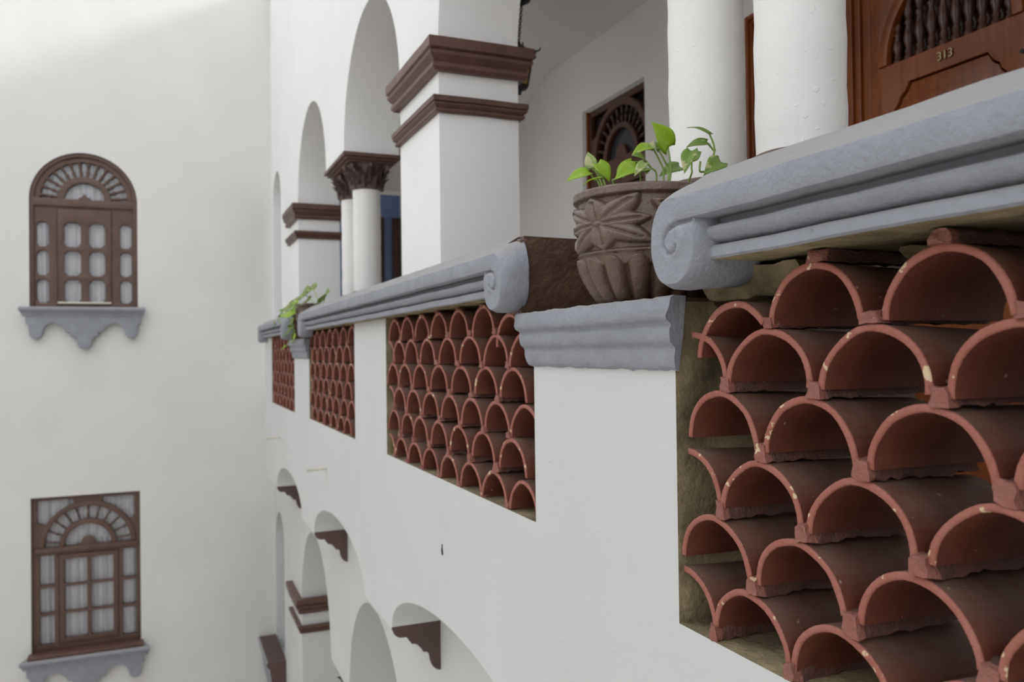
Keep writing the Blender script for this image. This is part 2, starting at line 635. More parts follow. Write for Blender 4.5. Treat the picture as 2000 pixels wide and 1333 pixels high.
# ------------------------------------------------------------------ columns
def acanthus(name, cx, cy, z0, z1, parent):
    """bell capital with two rings of leaves and corner volutes"""
    h = z1 - z0
    bm = bmesh.new()
    lathe_bm(bm, [(.105, z0), (.126, z0 + .010), (.132, z0 + .022), (.122, z0 + .036), (.112, z0 + .04), (.116, z0 + h * .45), (.14, z0 + h * .75), (.165, z0 + h)], cx, cy, 28)
    o = under(from_bm(name, bm, 'capital', None, 40), parent)
    bm = bmesh.new()
    for ring, (n, zb, hh, r0, ph) in enumerate(((10, .04, .62, .118, 0), (10, .30, .62, .124, PI / 10))):
        for k in range(n):
            a = 2 * PI * k / n + ph
            rad = Vector((math.cos(a), math.sin(a), 0))
            tan = Vector((-rad.y, rad.x, 0))
            rows = []
            for i in range(8):
                t_ = i / 7
                z = z0 + h * (zb + hh * (t_ - .35 * max(0, t_ - .75) * 2))
                r = r0 + .012 + .02 * t_ + .042 * max(0, t_ - .45) ** 1.3 * 2
                w = .036 * (1 - .25 * t_) * (1 if i < 7 else .3)
                rows.append([bm.verts.new(Vector((cx, cy, z)) + rad * (r - .012 * abs(s) + (.008 if s == 0 else 0)) + tan * (w * s)) for s in (-1, -.45, 0, .45, 1)])
            for r_a, r_b in zip(rows, rows[1:]):
                for j in range(4):
                    bm.faces.new((r_a[j], r_a[j + 1], r_b[j + 1], r_b[j]))
    bmesh.ops.solidify(bm, geom=bm.faces[:], thickness=.009)
    lv = from_bm('leaf_ring', bm, 'capital', None, 50)
    lv['kind'] = 'stuff'
    lv.parent = o
    for k in range(8):
        a = PI / 4 + k * PI / 4
        R = .182 if k % 2 == 0 else .155
        c = Vector((cx + math.cos(a) * R, cy + math.sin(a) * R, z0 + h * .86))
        rad = Vector((math.cos(a), math.sin(a), 0))
        pts = []
        for i in range(26):
            q = i / 25
            an = 4.6 - q * 9.5
            rr = .030 * (1 - .72 * q)
            pts.append(c + rad * (rr * math.cos(an)) + Vector((0, 0, rr * math.sin(an))))
        v_ = tube('volute', pts, [.013] * 20 + [.011] * 6, 'capital', None, 7)
        v_.parent = o
    return o


COLS = [(1.60, 0, 'white column nearest the carved pot, in front of the numbered door'),
        (1.985, 0, 'white column standing behind the carved plant pot'),
        (6.44, 0, 'white column with leafy brown capital, nearer of the far upper pair'),
        (6.90, 0, 'white column with leafy brown capital, behind its twin in the far upper pair'),
        (6.44, LOW, 'white column of the lower arcade, nearer of the far pair'),
        (6.90, LOW, 'white column of the lower arcade, behind its twin'),
        (1.60, LOW, 'white column of the lower arcade below the carved pot, nearer one'),
        (1.985, LOW, 'white column of the lower arcade below the carved pot, farther one')]
for y, off, lab in COLS:
    zb = .347 if off == 0 else GROUND + .012
    c = thing('column', (1.46, y, zb), lab, 'column', 'paired arcade columns', 'thing')
    prof = [(.109, zb)] + [(.109 + .0015 * math.sin(i * 2.1), zb + (SPR - .25 + off - zb) * i / 16) for i in range(1, 17)]
    lathe('shaft', prof, 1.46, y, 'cream', c, 48, 60, .0018)
    if off == 0:
        lathe('base_ring', [(.116, zb), (.1165, .43), (.117, .468), (.1155, .476), (.108, .479)], 1.46, y, 'brown', c, 40, 60, .003)
    dz = 0 if off == 0 else -.006
    acanthus('capital', 1.46, y, SPR - .255 + off + dz, SPR - .055 + off + dz, c)
for y0, y1, off, lab in ((6.235, 7.06, 0, 'brown stepped abacus block across the far upper column pair'),
                         (1.415, 2.245, 0, 'brown stepped abacus block across the near upper column pair')):
    bm = bmesh.new()
    for e, za, zb in ((-.035, -.060, -.042), (-.012, -.042, -.022), (.012, -.022, .004)):
        box_bm(bm, 1.25 - e, y0 - e, SPR + off + za, 1.68 + e, y1 + e, SPR + off + zb)
    for v in bm.verts:
        pass
    tag(from_bm('trim_%d' % n_tr, bm, 'brown'), lab, 'abacus', kind='structure')
    n_tr += 1


# ------------------------------------------------------------------ coping rails with scroll ends
FX = .905
RAIL = [(1.0, .349), (.990, .346), (.912, .2965), (.9065, .292), (FX, .286), (FX, .252), (.907, .246), (.914, .243), (.958, .2425), (.960, .231),
        (.940, .2290), (.932, .225), (.930, .216), (.934, .207), (.944, .200), (.958, .1955), (.966, .1925), (.944, .1915), (.939, .187), (.939, .170), (.944, .166),
        (1.25, .166), (1.25, .347)]


def scroll(parent, yc, flip, x1=1.04, rz_top=.290):
    """volute drum closing a rail end; flip=+1 when the rail runs towards -y from it"""
    n = 72
    zc, ry, rz = .2085, .070, .0835

    def outline(gy, gz, dz=0.):
        P = []
        for k in range(n):
            a = 2 * PI * k / n
            ca, sa = math.cos(a), math.sin(a)
            e = 2 / 2.35
            P.append((math.copysign(abs(ca) ** e, ca) * (ry + gy), zc + dz + math.copysign(abs(sa) ** e, sa) * (rz + gz)))
        return P
    # spiral groove in (dy,z) before flipping
    sp = [(-.17, .2405), (-.105, .2415), (-.055, .241), (-.022, .241), (.008, .233), (.024, .217), (.025, .201), (.013, .186), (.000, .184), (-.014, .190), (-.018, .197)]
    dens = []
    for (a, b), (c, d) in zip(sp, sp[1:]):
        for i in range(8):
            dens.append((a + (c - a) * i / 8, b + (d - b) * i / 8))
    dens.append(sp[-1])
    dens = np.array(dens)
    bm = bmesh.new()
    face_o = outline(0, 0)
    K = 34
    rings = []
    ctr = (0., zc)
    for i in range(1, K + 1):
        q = i / K
        ring = []
        for (a, b) in face_o:
            y, z = a * q, zc + (b - zc) * q
            d2 = np.hypot(dens[:, 0] - y, dens[:, 1] - z)
            j = int(d2.argmin())
            s_ = j / len(dens)
            wdt = .0060 * (1 - .35 * s_)
            dep = .013 * (1 - .5 * s_) * math.exp(-(d2[j] / wdt) ** 2)
            # eye stands proud
            er = math.hypot((y + .012) / .034, (z - .207) / .032)
            dep -= .004 * float(1 - sstep(.7, 1.15, np.array(er)))
            ring.append(bm.verts.new((FX + dep, y, z)))
        rings.append(ring)
    cv = bm.verts.new((FX - .004, 0, zc))
    for k in range(n):
        bm.faces.new((cv, rings[0][k], rings[0][(k + 1) % n]))
    for gy, gz, dz, x in ((.0035, .003, 0, FX + .003), (.012, .014, .003, FX + .022), (.017, .022, .010, FX + .05), (.017, .026, .018, FX + .085), (.017, .026, .022, x1)):
        rings.append([bm.verts.new((x, a, b)) for a, b in outline(gy, gz, dz)])
    for a, b in zip(rings, rings[1:]):
        for k in range(n):
            bm.faces.new((a[k], a[(k + 1) % n], b[(k + 1) % n], b[k]))
    bm.faces.new(rings[-1])
    for v in bm.verts:
        v.co.y = yc + v.co.y * flip
    rough_up(bm, .0016, 22., yc)
    o = from_bm('scroll', bm, 'grey', None, 40)
    return under(o, parent)


def rail(y0, y1, scrolls, label):
    r = thing('coping_rail', (1.1, (y0 + y1) / 2, .166), label, 'railing', 'grey moulded coping rails')

    def mf(f):
        if abs(f.normal.y) > .9: return 1
        if f.normal.z < -.8 and f.calc_center_median().z < .168: return 2
        return 0
    extrude_y('moulding', RAIL, y0, y1, ['grey', 'brown_dark', 'olive'], max(8, int((y1 - y0) / .06)), r, .0022, 32, mf)
    for yc, fl, x1 in scrolls:
        scroll(r, yc, fl, x1)
    return r


rail(-1.2, 1.352, [(1.352, 1, 1.06)], 'grey moulded coping rail nearest the viewer, ending in a scroll at the pot')
rail(2.312, 6.30, [(2.312, -1, .990), (6.31, 1, 1.0)], 'long grey coping rail over the second and third tile screens')
rail(7.36, 9.33, [(7.36, -1, .99), (9.34, 1, 1.0)], 'short grey coping rail above the farthest tile screen')
# masonry behind the scroll ends (brown end faces of the parapet)
for nm, y0, y1, lab in (('wall_end_1', 1.30, 1.483, 'parapet end beside the carved pot, near side'), ('wall_end_2', 2.252, 2.36, 'brown painted parapet end behind the carved pot'),
                        ('wall_end_3', 6.25, 6.447, 'parapet end beside the far pot, near side'), ('wall_end_4', 7.29, 7.44, 'brown painted parapet end behind the far pot')):
    bm = bmesh.new()
    box_bm(bm, .984 if nm[-1] in '24' else 1.0, y0, .10 if nm[-1] in '24' else .166, 1.69, y1, .345)
    bmesh.ops.bevel(bm, geom=[e for e in bm.edges], offset=.012, segments=2, affect='EDGES')
    bmesh.ops.subdivide_edges(bm, edges=[e for e in bm.edges if e.calc_length() > .06], cuts=7, use_grid_fill=True)
    rough_up(bm, .006, 12.)
    tag(from_bm(nm, bm, 'brown_dark', None, 50), lab, 'parapet end', kind='structure')


# ------------------------------------------------------------------ pedestal ledges under the pots
LEDGE = [(1.0, .109), (.966, .109), (.958, .104), (.953, .070), (.956, .060), (.966, .053), (.969, .047), (.966, .040), (.967, .022), (.970, .012), (.979, .004),
         (.982, -.002), (.981, -.010), (.983, -.032), (.988, -.044), (1.0, -.050)]


def ledge(y0, y1, label):
    o = thing('pedestal_ledge', (1.0, (y0 + y1) / 2, .0), label, 'ledge', 'grey pedestal ledges under the pots')
    n = 26
    bm = bmesh.new()
    rings = []
    ys = [0, .004] + [i / n for i in range(1, n)] + [.996, 1]
    for q in ys:
        ring = []
        for x, z in LEDGE:
            pr = (1.0 - x) * .15 + (z + .05) * .16
            e = 0 if 0 < q < 1 else 0
            a, b = y0 - pr, y1 + pr
            ring.append(bm.verts.new((x, a + (b - a) * q, z)))
        rings.append(ring)
    k = len(LEDGE)
    for a, b in zip(rings, rings[1:]):
        for j in range(k):
            bm.faces.new((a[j], a[(j + 1) % k], b[(j + 1) % k], b[j]))
    bm.faces.new(rings[0])
    bm.faces.new(rings[-1][::-1])
    bmesh.ops.subdivide_edges(bm, edges=bm.edges[:], cuts=1)
    rough_up(bm, .003, 18., 3.)
    rough_up(bm, .0020, 55., 1.)
    return under(from_bm('moulding', bm, 'grey', None, 45), o)


ledge(1.468, 2.232, 'grey moulded ledge under the carved brown pot')
ledge(6.44, 7.262, 'grey moulded ledge under the far vine pot')

# ------------------------------------------------------------------ roof-tile screens
TW, TH, TT, TL = .1135, .1075, .0128, .245


def tile_mesh(seed, half=False, cut=1.):
    r = random.Random(seed)
    pw = r.uniform(2.0, 2.35)
    ns, nx = 20, 3
    bm = bmesh.new()
    th = [PI * cut * i / ns for i in range(ns + 1)] if not half else [PI / 2 * i / 10 for i in range(11)]

    def pt(a, R, Hh, tw):
        c, s = math.cos(a), math.sin(a)
        y = c * R
        z = abs(s) ** 1.04 * Hh
        return y, z
    outer, inner = [], []
    sk = r.uniform(-.008, .008)
    for i in range(nx + 1):
        x = TL * i / nx
        k = 1 - .10 * i / nx
        ro, ri = [], []
        for a in th:
            y, z = pt(a, TW * k, TH * k, 0)
            wob = .0022 * noise.noise(Vector((math.cos(a) * 2 + seed, math.sin(a) * 2, x * 6)))
            ro.append(bm.verts.new((x, y * (1 + wob * 8) + sk * z / TH, z + wob)))
            tt = TT * (1 + .18 * noise.noise(Vector((a * 2, seed * 3.1, x * 9))))
            y2, z2 = pt(a, TW * k - tt, TH * k - tt * 1.05, 0)
            ri.append(bm.verts.new((x, y2 * (1 + wob * 8) + sk * z / TH, z2 + wob - .0)))
        outer.append(ro)
        inner.append(ri)
    n = len(th) - 1
    for i in range(nx):
        for j in range(n):
            bm.faces.new((outer[i][j], outer[i][j + 1], outer[i + 1][j + 1], outer[i + 1][j]))
            bm.faces.new((inner[i][j], inner[i + 1][j], inner[i + 1][j + 1], inner[i][j + 1]))
        for j in (0, n):
            bm.faces.new((outer[i][j], outer[i + 1][j], inner[i + 1][j], inner[i][j]))
    for j in range(n):
        f = bm.faces.new((outer[0][j], inner[0][j], inner[0][j + 1], outer[0][j + 1]))
        f.material_index = 1
        bm.faces.new((outer[-1][j], outer[-1][j + 1], inner[-1][j + 1], inner[-1][j]))
    bmesh.ops.recalc_face_normals(bm, faces=bm.faces)
    # soften the painted front rim
    ed = [e for e in bm.edges if len(e.link_faces) == 2 and {f.material_index for f in e.link_faces} == {0, 1}]
    bmesh.ops.bevel(bm, geom=ed, offset=.0034, segments=2, affect='EDGES', profile=.5, material=1)
    me = bpy.data.meshes.new('roof_tile')
    bm.to_mesh(me)
    bm.free()
    me.materials.append(M['tile'])
    me.materials.append(M['rim'])
    me.shade_smooth()
    me.set_sharp_from_angle(angle=math.radians(50))
    return me


TILES = [tile_mesh(s) for s in range(7)]
TRIM = tile_mesh(31, False, .80)
HALF = [tile_mesh(20 + s, True) for s in range(2)]


def mortar_mesh(seed, w, h):
    bm = bmesh.new()
    box_bm(bm, -.003, -w, -h, TL, w, h)
    bmesh.ops.subdivide_edges(bm, edges=[e for e in bm.edges if e.calc_length() > .1], cuts=4)
    bmesh.ops.subdivide_edges(bm, edges=bm.edges[:], cuts=2, use_grid_fill=True)
    for v in bm.verts:
        n = noise.noise_vector(v.co * 70 + Vector((seed * 3.3, 0, seed)))
        q = v.co.z / h
        v.co.y *= .80 + .30 * q * abs(q)*-1 * .4
        v.co += n * .006
    bmesh.ops.recalc_face_normals(bm, faces=bm.faces)
    for f in bm.faces:
        if f.calc_center_median().x < .012: f.material_index = 1
    me = bpy.data.meshes.new('mortar')
    bm.to_mesh(me)
    bm.free()
    me.materials.append(M['mortar'])
    me.materials.append(M['joint'])
    me.shade_smooth()
    me.set_sharp_from_angle(angle=math.radians(70))
    return me


MORT = [mortar_mesh(s, .0145, .0125) for s in range(5)]
PIER = [mortar_mesh(9 + s, .021, .012) for s in range(2)]


def place(name, me, parent, loc, rx=0., sc=(1, 1, 1)):
    o = bpy.data.objects.new(name, me)
    COL.objects.link(o)
    o.parent = parent
    o.location = Vector(loc) - parent.location
    o.rotation_euler = (rx, 0, 0)
    o.scale = sc
    return o


def screen(a, b, zb, rows, label, top=.166):
    s = thing('tile_screen', (1.0, (a + b) / 2, zb), label, 'tile screen', 'roof-tile screens in the parapet')
    allr = []
    for za, ys in rows:
        row = []
        for it in ys:
            y = it[0] if isinstance(it, tuple) else it
            half = isinstance(it, tuple) and it[1] == 'h'
            zap = it[1] if isinstance(it, tuple) and not half else za
            row.append((y, zap, half))
        allr.append(sorted(row))
    for ri, row in enumerate(allr):
        for k, (y, zap, half) in enumerate(row):
            me = rnd.choice(HALF) if half else rnd.choice(TILES)
            if zap == .089: me = TRIM
            kx = rnd.uniform(.97, 1.03)
            ky = rnd.uniform(.965, 1.025)
            o = place('roof_tile', me, s, (1.002 + rnd.uniform(0, .006), y, zap - TH * ky), rnd.uniform(-.035, .035), (kx, -kx if half else kx, ky))
            if half:
                o.scale = (kx, -kx, ky)
            if ri == 0 and top - zap < .045:
                place('mortar', rnd.choice(PIER), s, (1.006, y + rnd.uniform(-.01, .01), (zap + top) / 2 - .003), 0, (1, 1, max(.3, (top - zap - .002) / .024)))
        # mortar beds where the feet of neighbours meet above the row below
        for k in range(len(row) - 1):
            y = (row[k][0] + row[k + 1][0]) / 2
            if not (a < y < b): continue
            zf = min(row[k][1], row[k + 1][1]) - TH
            if ri + 1 < len(allr):
                near = min(allr[ri + 1], key=lambda q: abs(q[0] - y))
                zlow = near[1] - .5 * TH * min(1, abs(near[0] - y) / TW) ** 2 if abs(near[0] - y) < TW else zf - .02
            else:
                zlow = zb
            gap = abs(row[k][0] - row[k + 1][0]) - 2 * TW
            hh = max(.010, (zf + .014 - zlow) / 2)
            place('mortar', rnd.choice(MORT), s, (1.004, y, zlow + hh), rnd.uniform(-.1, .1), (1, max(.8, 1 + gap * 18), hh / .0125))
    return s


A_rows = [(.144, [(1.30, .089), 1.083, .829, .585, .34]), (.034, [(1.435, 'h'), 1.203, .960, .715, .47]), (-.085, [1.336, 1.100, .860, .615, .37]),
          (-.211, [(1.452, 'h'), 1.229, .995, .750, .505, .26]), (-.337, [1.362, 1.128, .888, .645, .40]), (-.463, [(1.474, 'h'), 1.262, 1.037, .79, .545])]
scrA = screen(PAN[0][0], PAN[0][1], PAN[0][2], A_rows, 'large tile screen nearest the viewer, under the near coping rail')
def fill(parent, x0, y0, z0, x1, y1, z1, seed):
    bm = bmesh.new()
    box_bm(bm, x0, y0, z0, x1, y1, z1)
    bmesh.ops.subdivide_edges(bm, edges=bm.edges[:], cuts=9, use_grid_fill=True)
    for v in bm.verts:
        v.co += noise.noise_vector(v.co * 16 + Vector((seed, 0, 0))) * .010 + noise.noise_vector(v.co * 60) * .004
        v.co.x += .04 * (z1 - v.co.z) / (z1 - z0)
    return under(from_bm('mortar_fill', bm, 'olive', None, 50), parent)


B_rows = [(.158, [3.875, 3.632, 3.415, 3.178, 2.92, 2.668, (2.43, .120)]), (.055, [(3.985, 'h'), 3.79, 3.57, 3.325, 3.065, 2.80, 2.555, 2.318]), (-.055, [3.905, 3.68, 3.435, 3.175, 2.91, 2.65, 2.405]),
          (-.168, [(3.99, 'h'), 3.785, 3.545, 3.29, 3.03, 2.785, 2.55, 2.315]), (-.281, [3.91, 3.66, 3.44, 3.18, 2.935, 2.685, 2.41]), (-.404, [(3.995, 'h'), 3.775, 3.54, 3.31, 3.05, 2.805, 2.575, 2.33])]
screen(PAN[1][0], PAN[1][1], PAN[1][2], B_rows, 'second tile screen, between the carved pot and the middle pillar')
for (a, b, zb), lab in ((PAN[2], 'third tile screen, beyond the middle pillar'), (PAN[3], 'farthest tile screen, beside the corner')):
    rows = []
    for r_ in range(6):
        za = .158 - r_ * .1122
        ys = []
        y = b - .112 - (0 if r_ % 2 == 0 else .118)
        if r_ % 2: ys.append((b - .012, 'h'))
        while y > a + .06:
            ys.append(y + rnd.uniform(-.008, .008))
            y -= .2405
        rows.append((za, ys))
    screen(a, b, zb, rows, lab)
fill(scrA, 1.045, 1.165, .098, 1.24, 1.478, .160, 1.)
fill(scrA, 1.10, .93, .135, 1.24, 1.0, .160, 2.)
# rough mortar bed along the screens' sills is the parapet's own bare reveal


# ------------------------------------------------------------------ corbels under the parapet
def corbel(y0, y1, label):
    pr = [(1.0, 0)]
    x, z = 1.0, 0.
    pts = [(1.0, 0), (1.0, -.012)]
    pts += [(1.004 + .050 * (1 - math.cos(a)), -.012 - .048 * math.sin(a)) for a in np.linspace(.2, PI / 2, 6)]
    pts += [(1.074, -.060), (1.086, -.078), (1.102, -.098)]
    pts += [(1.118, -.100), (1.13, -.106), (1.146, -.124), (1.160, -.146)]
    pts += [(1.178, -.148), (1.186, -.156)]
    pts += [(1.25 - .062 * math.cos(a), -.160 - .088 * math.sin(a)) for a in np.linspace(.1, PI / 2, 7)]
    pts += [(1.262, -.250), (1.262, 0)]
    o = thing('corbel', (1.25, (y0 + y1) / 2, PZ), label, 'corbel', 'stepped corbels under the parapet')

    def mf(f):
        return 1 if abs(f.normal.y) > .8 else 0
    extrude_y('block', [(float(a), PZ + float(b)) for a, b in pts], y0, y1, ['parapet', 'corbel'], 1, o, 0, 20, mf)
    return o


corbel(3.962, 4.57, 'brown-sided stepped corbel under the middle pillar')
corbel(6.285, 6.90, 'brown-sided stepped corbel below the far paired columns')
corbel(8.60, 9.36, 'brown-sided stepped corbel near the courtyard corner')
corbel(1.49, 2.14, 'brown-sided stepped corbel below the carved pot')


# ------------------------------------------------------------------ windows in the courtyard wall
WY = YL + .05       # face of the window woodwork


def oct_hole(x0, z0, x1, z1, c=.32):
    """opening with scooped corners"""
    w, h = x1 - x0, z1 - z0
    cx, cz = w * c, w * c * .8
    return [(x0, z0 + cz), (x0 + cx * .35, z0 + cz * .75), (x0 + cx * .45, z0 + cz * .3), (x0 + cx, z0), (x1 - cx, z0), (x1 - cx * .45, z0 + cz * .3), (x1 - cx * .35, z0 + cz * .75), (x1, z0 + cz),
            (x1, z1 - cz), (x1 - cx * .35, z1 - cz * .75), (x1 - cx * .45, z1 - cz * .3), (x1 - cx, z1), (x0 + cx, z1), (x0 + cx * .45, z1 - cz * .3), (x0 + cx * .35, z1 - cz * .75), (x0, z1 - cz)]


def spindle_prof(L, r):
    q = [(0, .9), (.06, .9), (.08, .55), (.14, .75), (.18, .5), (.30, .95), (.42, .75), (.52, .45), (.56, .8), (.60, .45), (.70, .85), (.82, .6), (.86, .9), (1, .9)]
    return [(r * b, L * a) for a, b in q]


def spindle(name, p0, p1, r, mat, parent, seg=8):
    p0, p1 = Vector(p0), Vector(p1)
    bm = bmesh.new()
    lathe_bm(bm, spindle_prof((p1 - p0).length, r), 0, 0, seg)
    q = (p1 - p0).to_track_quat('Z', 'Y').to_matrix().to_4x4()
    bmesh.ops.transform(bm, matrix=Matrix.Translation(p0) @ q, verts=bm.verts)
    return under(from_bm(name, bm, mat, None, 60), parent)


def sill(parent, cx, zt, hw, y_wall, axis='Y'):
    """grey bracket sill: moulded shelf and a scalloped apron"""
    k = .001963
    bm = bmesh.new()
    prof = [(0, 0), (.168, 0), (.180, -.010), (.182, -.030), (.172, -.046), (.150, -.058), (.126, -.075), (.112, -.098), (.108, -.112), (0, -.112)]
    rings = []
    for i, (p, z) in enumerate(prof):
        e = p * .36
        w0 = hw - .066 + e
        rings.append([bm.verts.new((cx - w0, y_wall - p, zt + z)), bm.verts.new((cx + w0, y_wall - p, zt + z))])
    for a, b in zip(rings, rings[1:]):
        bm.faces.new((a[0], a[1], b[1], b[0]))
    bm.faces.new([r_[0] for r_ in rings])
    bm.faces.new([r_[1] for r_ in rings][::-1])
    bm.faces.new((rings[0][0], rings[0][1], rings[-1][1], rings[-1][0]))
    s = from_bm('sill', bm, 'grey', None, 35)
    under(s, parent)
    half = [(0, 1270), (25, 1262), (38, 1240), (40, 1210), (52, 1210), (54, 1190), (75, 1190), (77, 1165), (102, 1165), (106, 1150), (118, 1135), (140, 1118), (170, 1106), (195, 1112), (212, 1128), (224, 1150),
            (230, 1178), (242, 1198), (262, 1207), (283, 1200), (296, 1180), (300, 1120), (314, 1112), (318, 1062)]
    f = (hw - .06) / (318 * k)
    R = [(cx + a * k * f, zt - .112 - (b - 1066) * k) for a, b in half]
    Lf = [(cx - a * k * f, zt - .112 - (b - 1066) * k) for a, b in half[1:]][::-1]
    ap = plate('apron', Lf + R, [], y_wall - .10, y_wall + .005, 'grey', 'Y', None, .006, 40)
    ap.parent = s
    return s


def pane(parent, pts, y, mat='glass'):
    me = bpy.data.meshes.new('pane')
    n = len(pts)
    me.from_pydata([(a, y, b) for a, b in pts] + [(a, y + .004, b) for a, b in pts], [], [list(range(n)), list(range(2 * n - 1, n - 1, -1))] + [[i, i + n, (i + 1) % n + n, (i + 1) % n] for i in range(n)])
    return under(link('pane', me, mat), parent)


def curtain(x0, x1, z0, z1, y, label):
    n = 120
    vs, fs = [], []
    for i in range(n + 1):
        x = x0 + (x1 - x0) * i / n
        yy = y + .022 * math.sin(i * .62) + .012 * math.sin(i * .27 + 1)
        vs += [(x, yy, z0), (x, yy + .004 * math.sin(i), (z0 + z1) / 2), (x, yy, z1)]
    for i in range(n):
        for j in range(2):
            a = i * 3 + j
            fs.append((a, a + 3, a + 4, a + 1))
    me = bpy.data.meshes.new('curtain')
    me.from_pydata(vs, [], fs)
    return tag(link('curtain', me, 'curtain', None, 170), label, 'curtain', 'white window curtains')


# window 1: arched
cx = -.941
w1 = tag(thing('window_1', (cx, YL, .585), 'arched brown wooden window with fan light, upper on the courtyard wall', 'window'), kind='structure')
zs = 1.89
R0 = .587
zt0, zt1 = zs - .085, zs + .005
k = .001963
fan_holes = []
fr_out = [(cx - R0, .588), (cx + R0, .588)] + arc(cx, zs, R0, R0, 0, PI, 40)
rows = [(.642, .925), (.975, 1.275), (1.325, 1.625)]
side = []
for s_ in (-1, 1):
    xa, xb = sorted((cx + s_ * 197 * k, cx + s_ * 265 * k))
    for z0, z1 in rows:
        side.append(oct_hole(xa, z0, xb, z1))
door_rect = rect(cx - 152 * k, .62, cx + 152 * k, zt0 - .012)
fan = [(cx - R0 + .105, zs + .012), (cx + R0 - .105, zs + .012)] + arc(cx, zs, R0 - .105, R0 - .105, .03, PI - .03, 36)
plate('frame', fr_out, [fan, door_rect] + side, WY, WY + .06, 'frame', 'Y', w1, .004, 30)
plate('outer_arch', [(cx - R0, .588), (cx - R0 + .045, .588)] + arc(cx, zs, R0 - .045, R0 - .045, PI, 0, 40) + [(cx + R0 - .045, .588), (cx + R0, .588)] + arc(cx, zs, R0, R0, 0, PI, 40), [], WY - .028, WY + .01, 'frame', 'Y', w1, .006, 30)
dh = []
for s_ in (-1, 1):
    xa, xb = sorted((cx + s_ * 22 * k, cx + s_ * 114 * k))
    for z0, z1 in rows:
        dh.append(oct_hole(xa, z0, xb, z1, .28))
plate('casement', rect(cx - 150 * k, .622, cx + 150 * k, zt0 - .014), dh, WY - .012, WY + .04, 'frame', 'Y', w1, .005, 30)
box('transom', (cx - R0 + .03, WY - .03, zt0 + .01), (cx + R0 - .03, WY + .05, zs + .02), 'frame', w1, .008)
ring = arc(cx, zs + .01, 150 * k, 150 * k, 0, PI, 30) + arc(cx, zs + .01, 112 * k, 112 * k, PI, 0, 30)
plate('fan_hub', ring, [], WY - .015, WY + .045, 'frame', 'Y', w1, .005, 30)
plate('fan_crest', [(cx - .085, zs + .01), (cx + .085, zs + .01), (cx + .06, zs + .045), (cx + .03, zs + .055), (cx, zs + .095), (cx - .03, zs + .055), (cx - .06, zs + .045)], [], WY - .005, WY + .035, 'frame', 'Y', w1, .003, 30)
for i in range(14):
    a = PI * (i + .5) / 14
    spindle('spindle', (cx + .285 * math.cos(a), WY + .018, zs + .01 + .285 * math.sin(a)), (cx + .495 * math.cos(a), WY + .018, zs + .01 + .495 * math.sin(a)), .025, 'frame', w1, 8)
for s_ in (-1, 1):
    for z in (.60, .95, 1.30, 1.66):
        pass
pane(w1, fan, WY + .052)
for h in side: pane(w1, h, WY + .052)
for h in dh: pane(w1, h, WY + .034)
bx = box('latch_bar', (cx - 150 * k, WY - .03, .632), (cx + 148 * k, WY - .012, .655), 'pvc', w1, .003)
tag(bx, 'white bar along the casement foot')
sill(w1, cx, .585, .683, YL)
curtain(cx - .62, cx + .62, .56, 2.55, YL + .15, 'white pleated curtain behind the arched upper window')

# window 2: square with fan light
x0, x1, z0, z1 = -1.530, -.347, -3.538, -1.698
cx2 = (x0 + x1) / 2
w2 = tag(thing('window_2', (cx2, YL, z0), 'rectangular brown wooden window with fan light, lower on the courtyard wall', 'window'), kind='structure')
W2 = x1 - x0
tz = z1 - .645
R1 = .525
fc = (cx2 + .012, tz + .035)
fan2 = [(fc[0] - R1 + .055, fc[1])] + arc(fc[0], fc[1], R1 - .055, R1 - .055, PI, 0, 36)[1:]
sp1 = [(x0 + .06, fc[1] + .30), (x0 + .06, z1 - .045), (fc[0] - .16, z1 - .045)] + arc(fc[0], fc[1], R1, R1, 1.88, 2.62, 10)
sp2 = [(x1 - .06, fc[1] + .30), (x1 - .06, z1 - .045), (fc[0] + .16, z1 - .045)] + arc(fc[0], fc[1], R1, R1, PI - 1.88, PI - 2.62, 10)
zr = [z0 + .065, z0 + .41, z0 + .445, z0 + .745, z0 + .78, tz - .06]
sideh = []
for xa, xb in ((x0 + .083, x0 + .235), (x1 - .205, x1 - .05)):
    for a, b in ((zr[0], zr[1]), (zr[2], zr[3]), (zr[4], zr[5])):
        sideh.append(rect(xa, a, xb, b))
cas = (x0 + .285, z0 + .065, x1 - .245, tz - .06)
plate('frame', rect(x0, z0, x1, z1), [fan2, sp1, sp2, rect(*cas)] + sideh, WY, WY + .06, 'frame', 'Y', w2, .004, 30)
ch = []
xm = (cas[0] + cas[2]) / 2
hh = (cas[3] - cas[1] - .09) / 3
for j in range(3):
    for xa, xb in ((cas[0] + .06, xm - .022), (xm + .022, cas[2] - .06)):
        ch.append(rect(xa, cas[1] + .045 + j * hh + .014, xb, cas[1] + .045 + (j + 1) * hh - .014))
plate('casement', rect(cas[0] + .004, cas[1] + .004, cas[2] - .004, cas[3] - .004), ch, WY - .012, WY + .04, 'frame', 'Y', w2, .004, 30)
box('transom', (x0 + .03, WY - .03, tz - .03), (x1 - .03, WY + .05, tz + .03), 'frame', w2, .008)
plate('fan_hub', arc(fc[0], fc[1], .315, .315, 0, PI, 30) + arc(fc[0], fc[1], .255, .255, PI, 0, 30), [], WY - .015, WY + .045, 'frame', 'Y', w2, .004, 30)
plate('fan_rim', arc(fc[0], fc[1], R1 + .005, R1 + .005, 0, PI, 36) + arc(fc[0], fc[1], R1 - .055, R1 - .055, PI, 0, 36), [], WY - .015, WY + .03, 'frame', 'Y', w2, .004, 30)
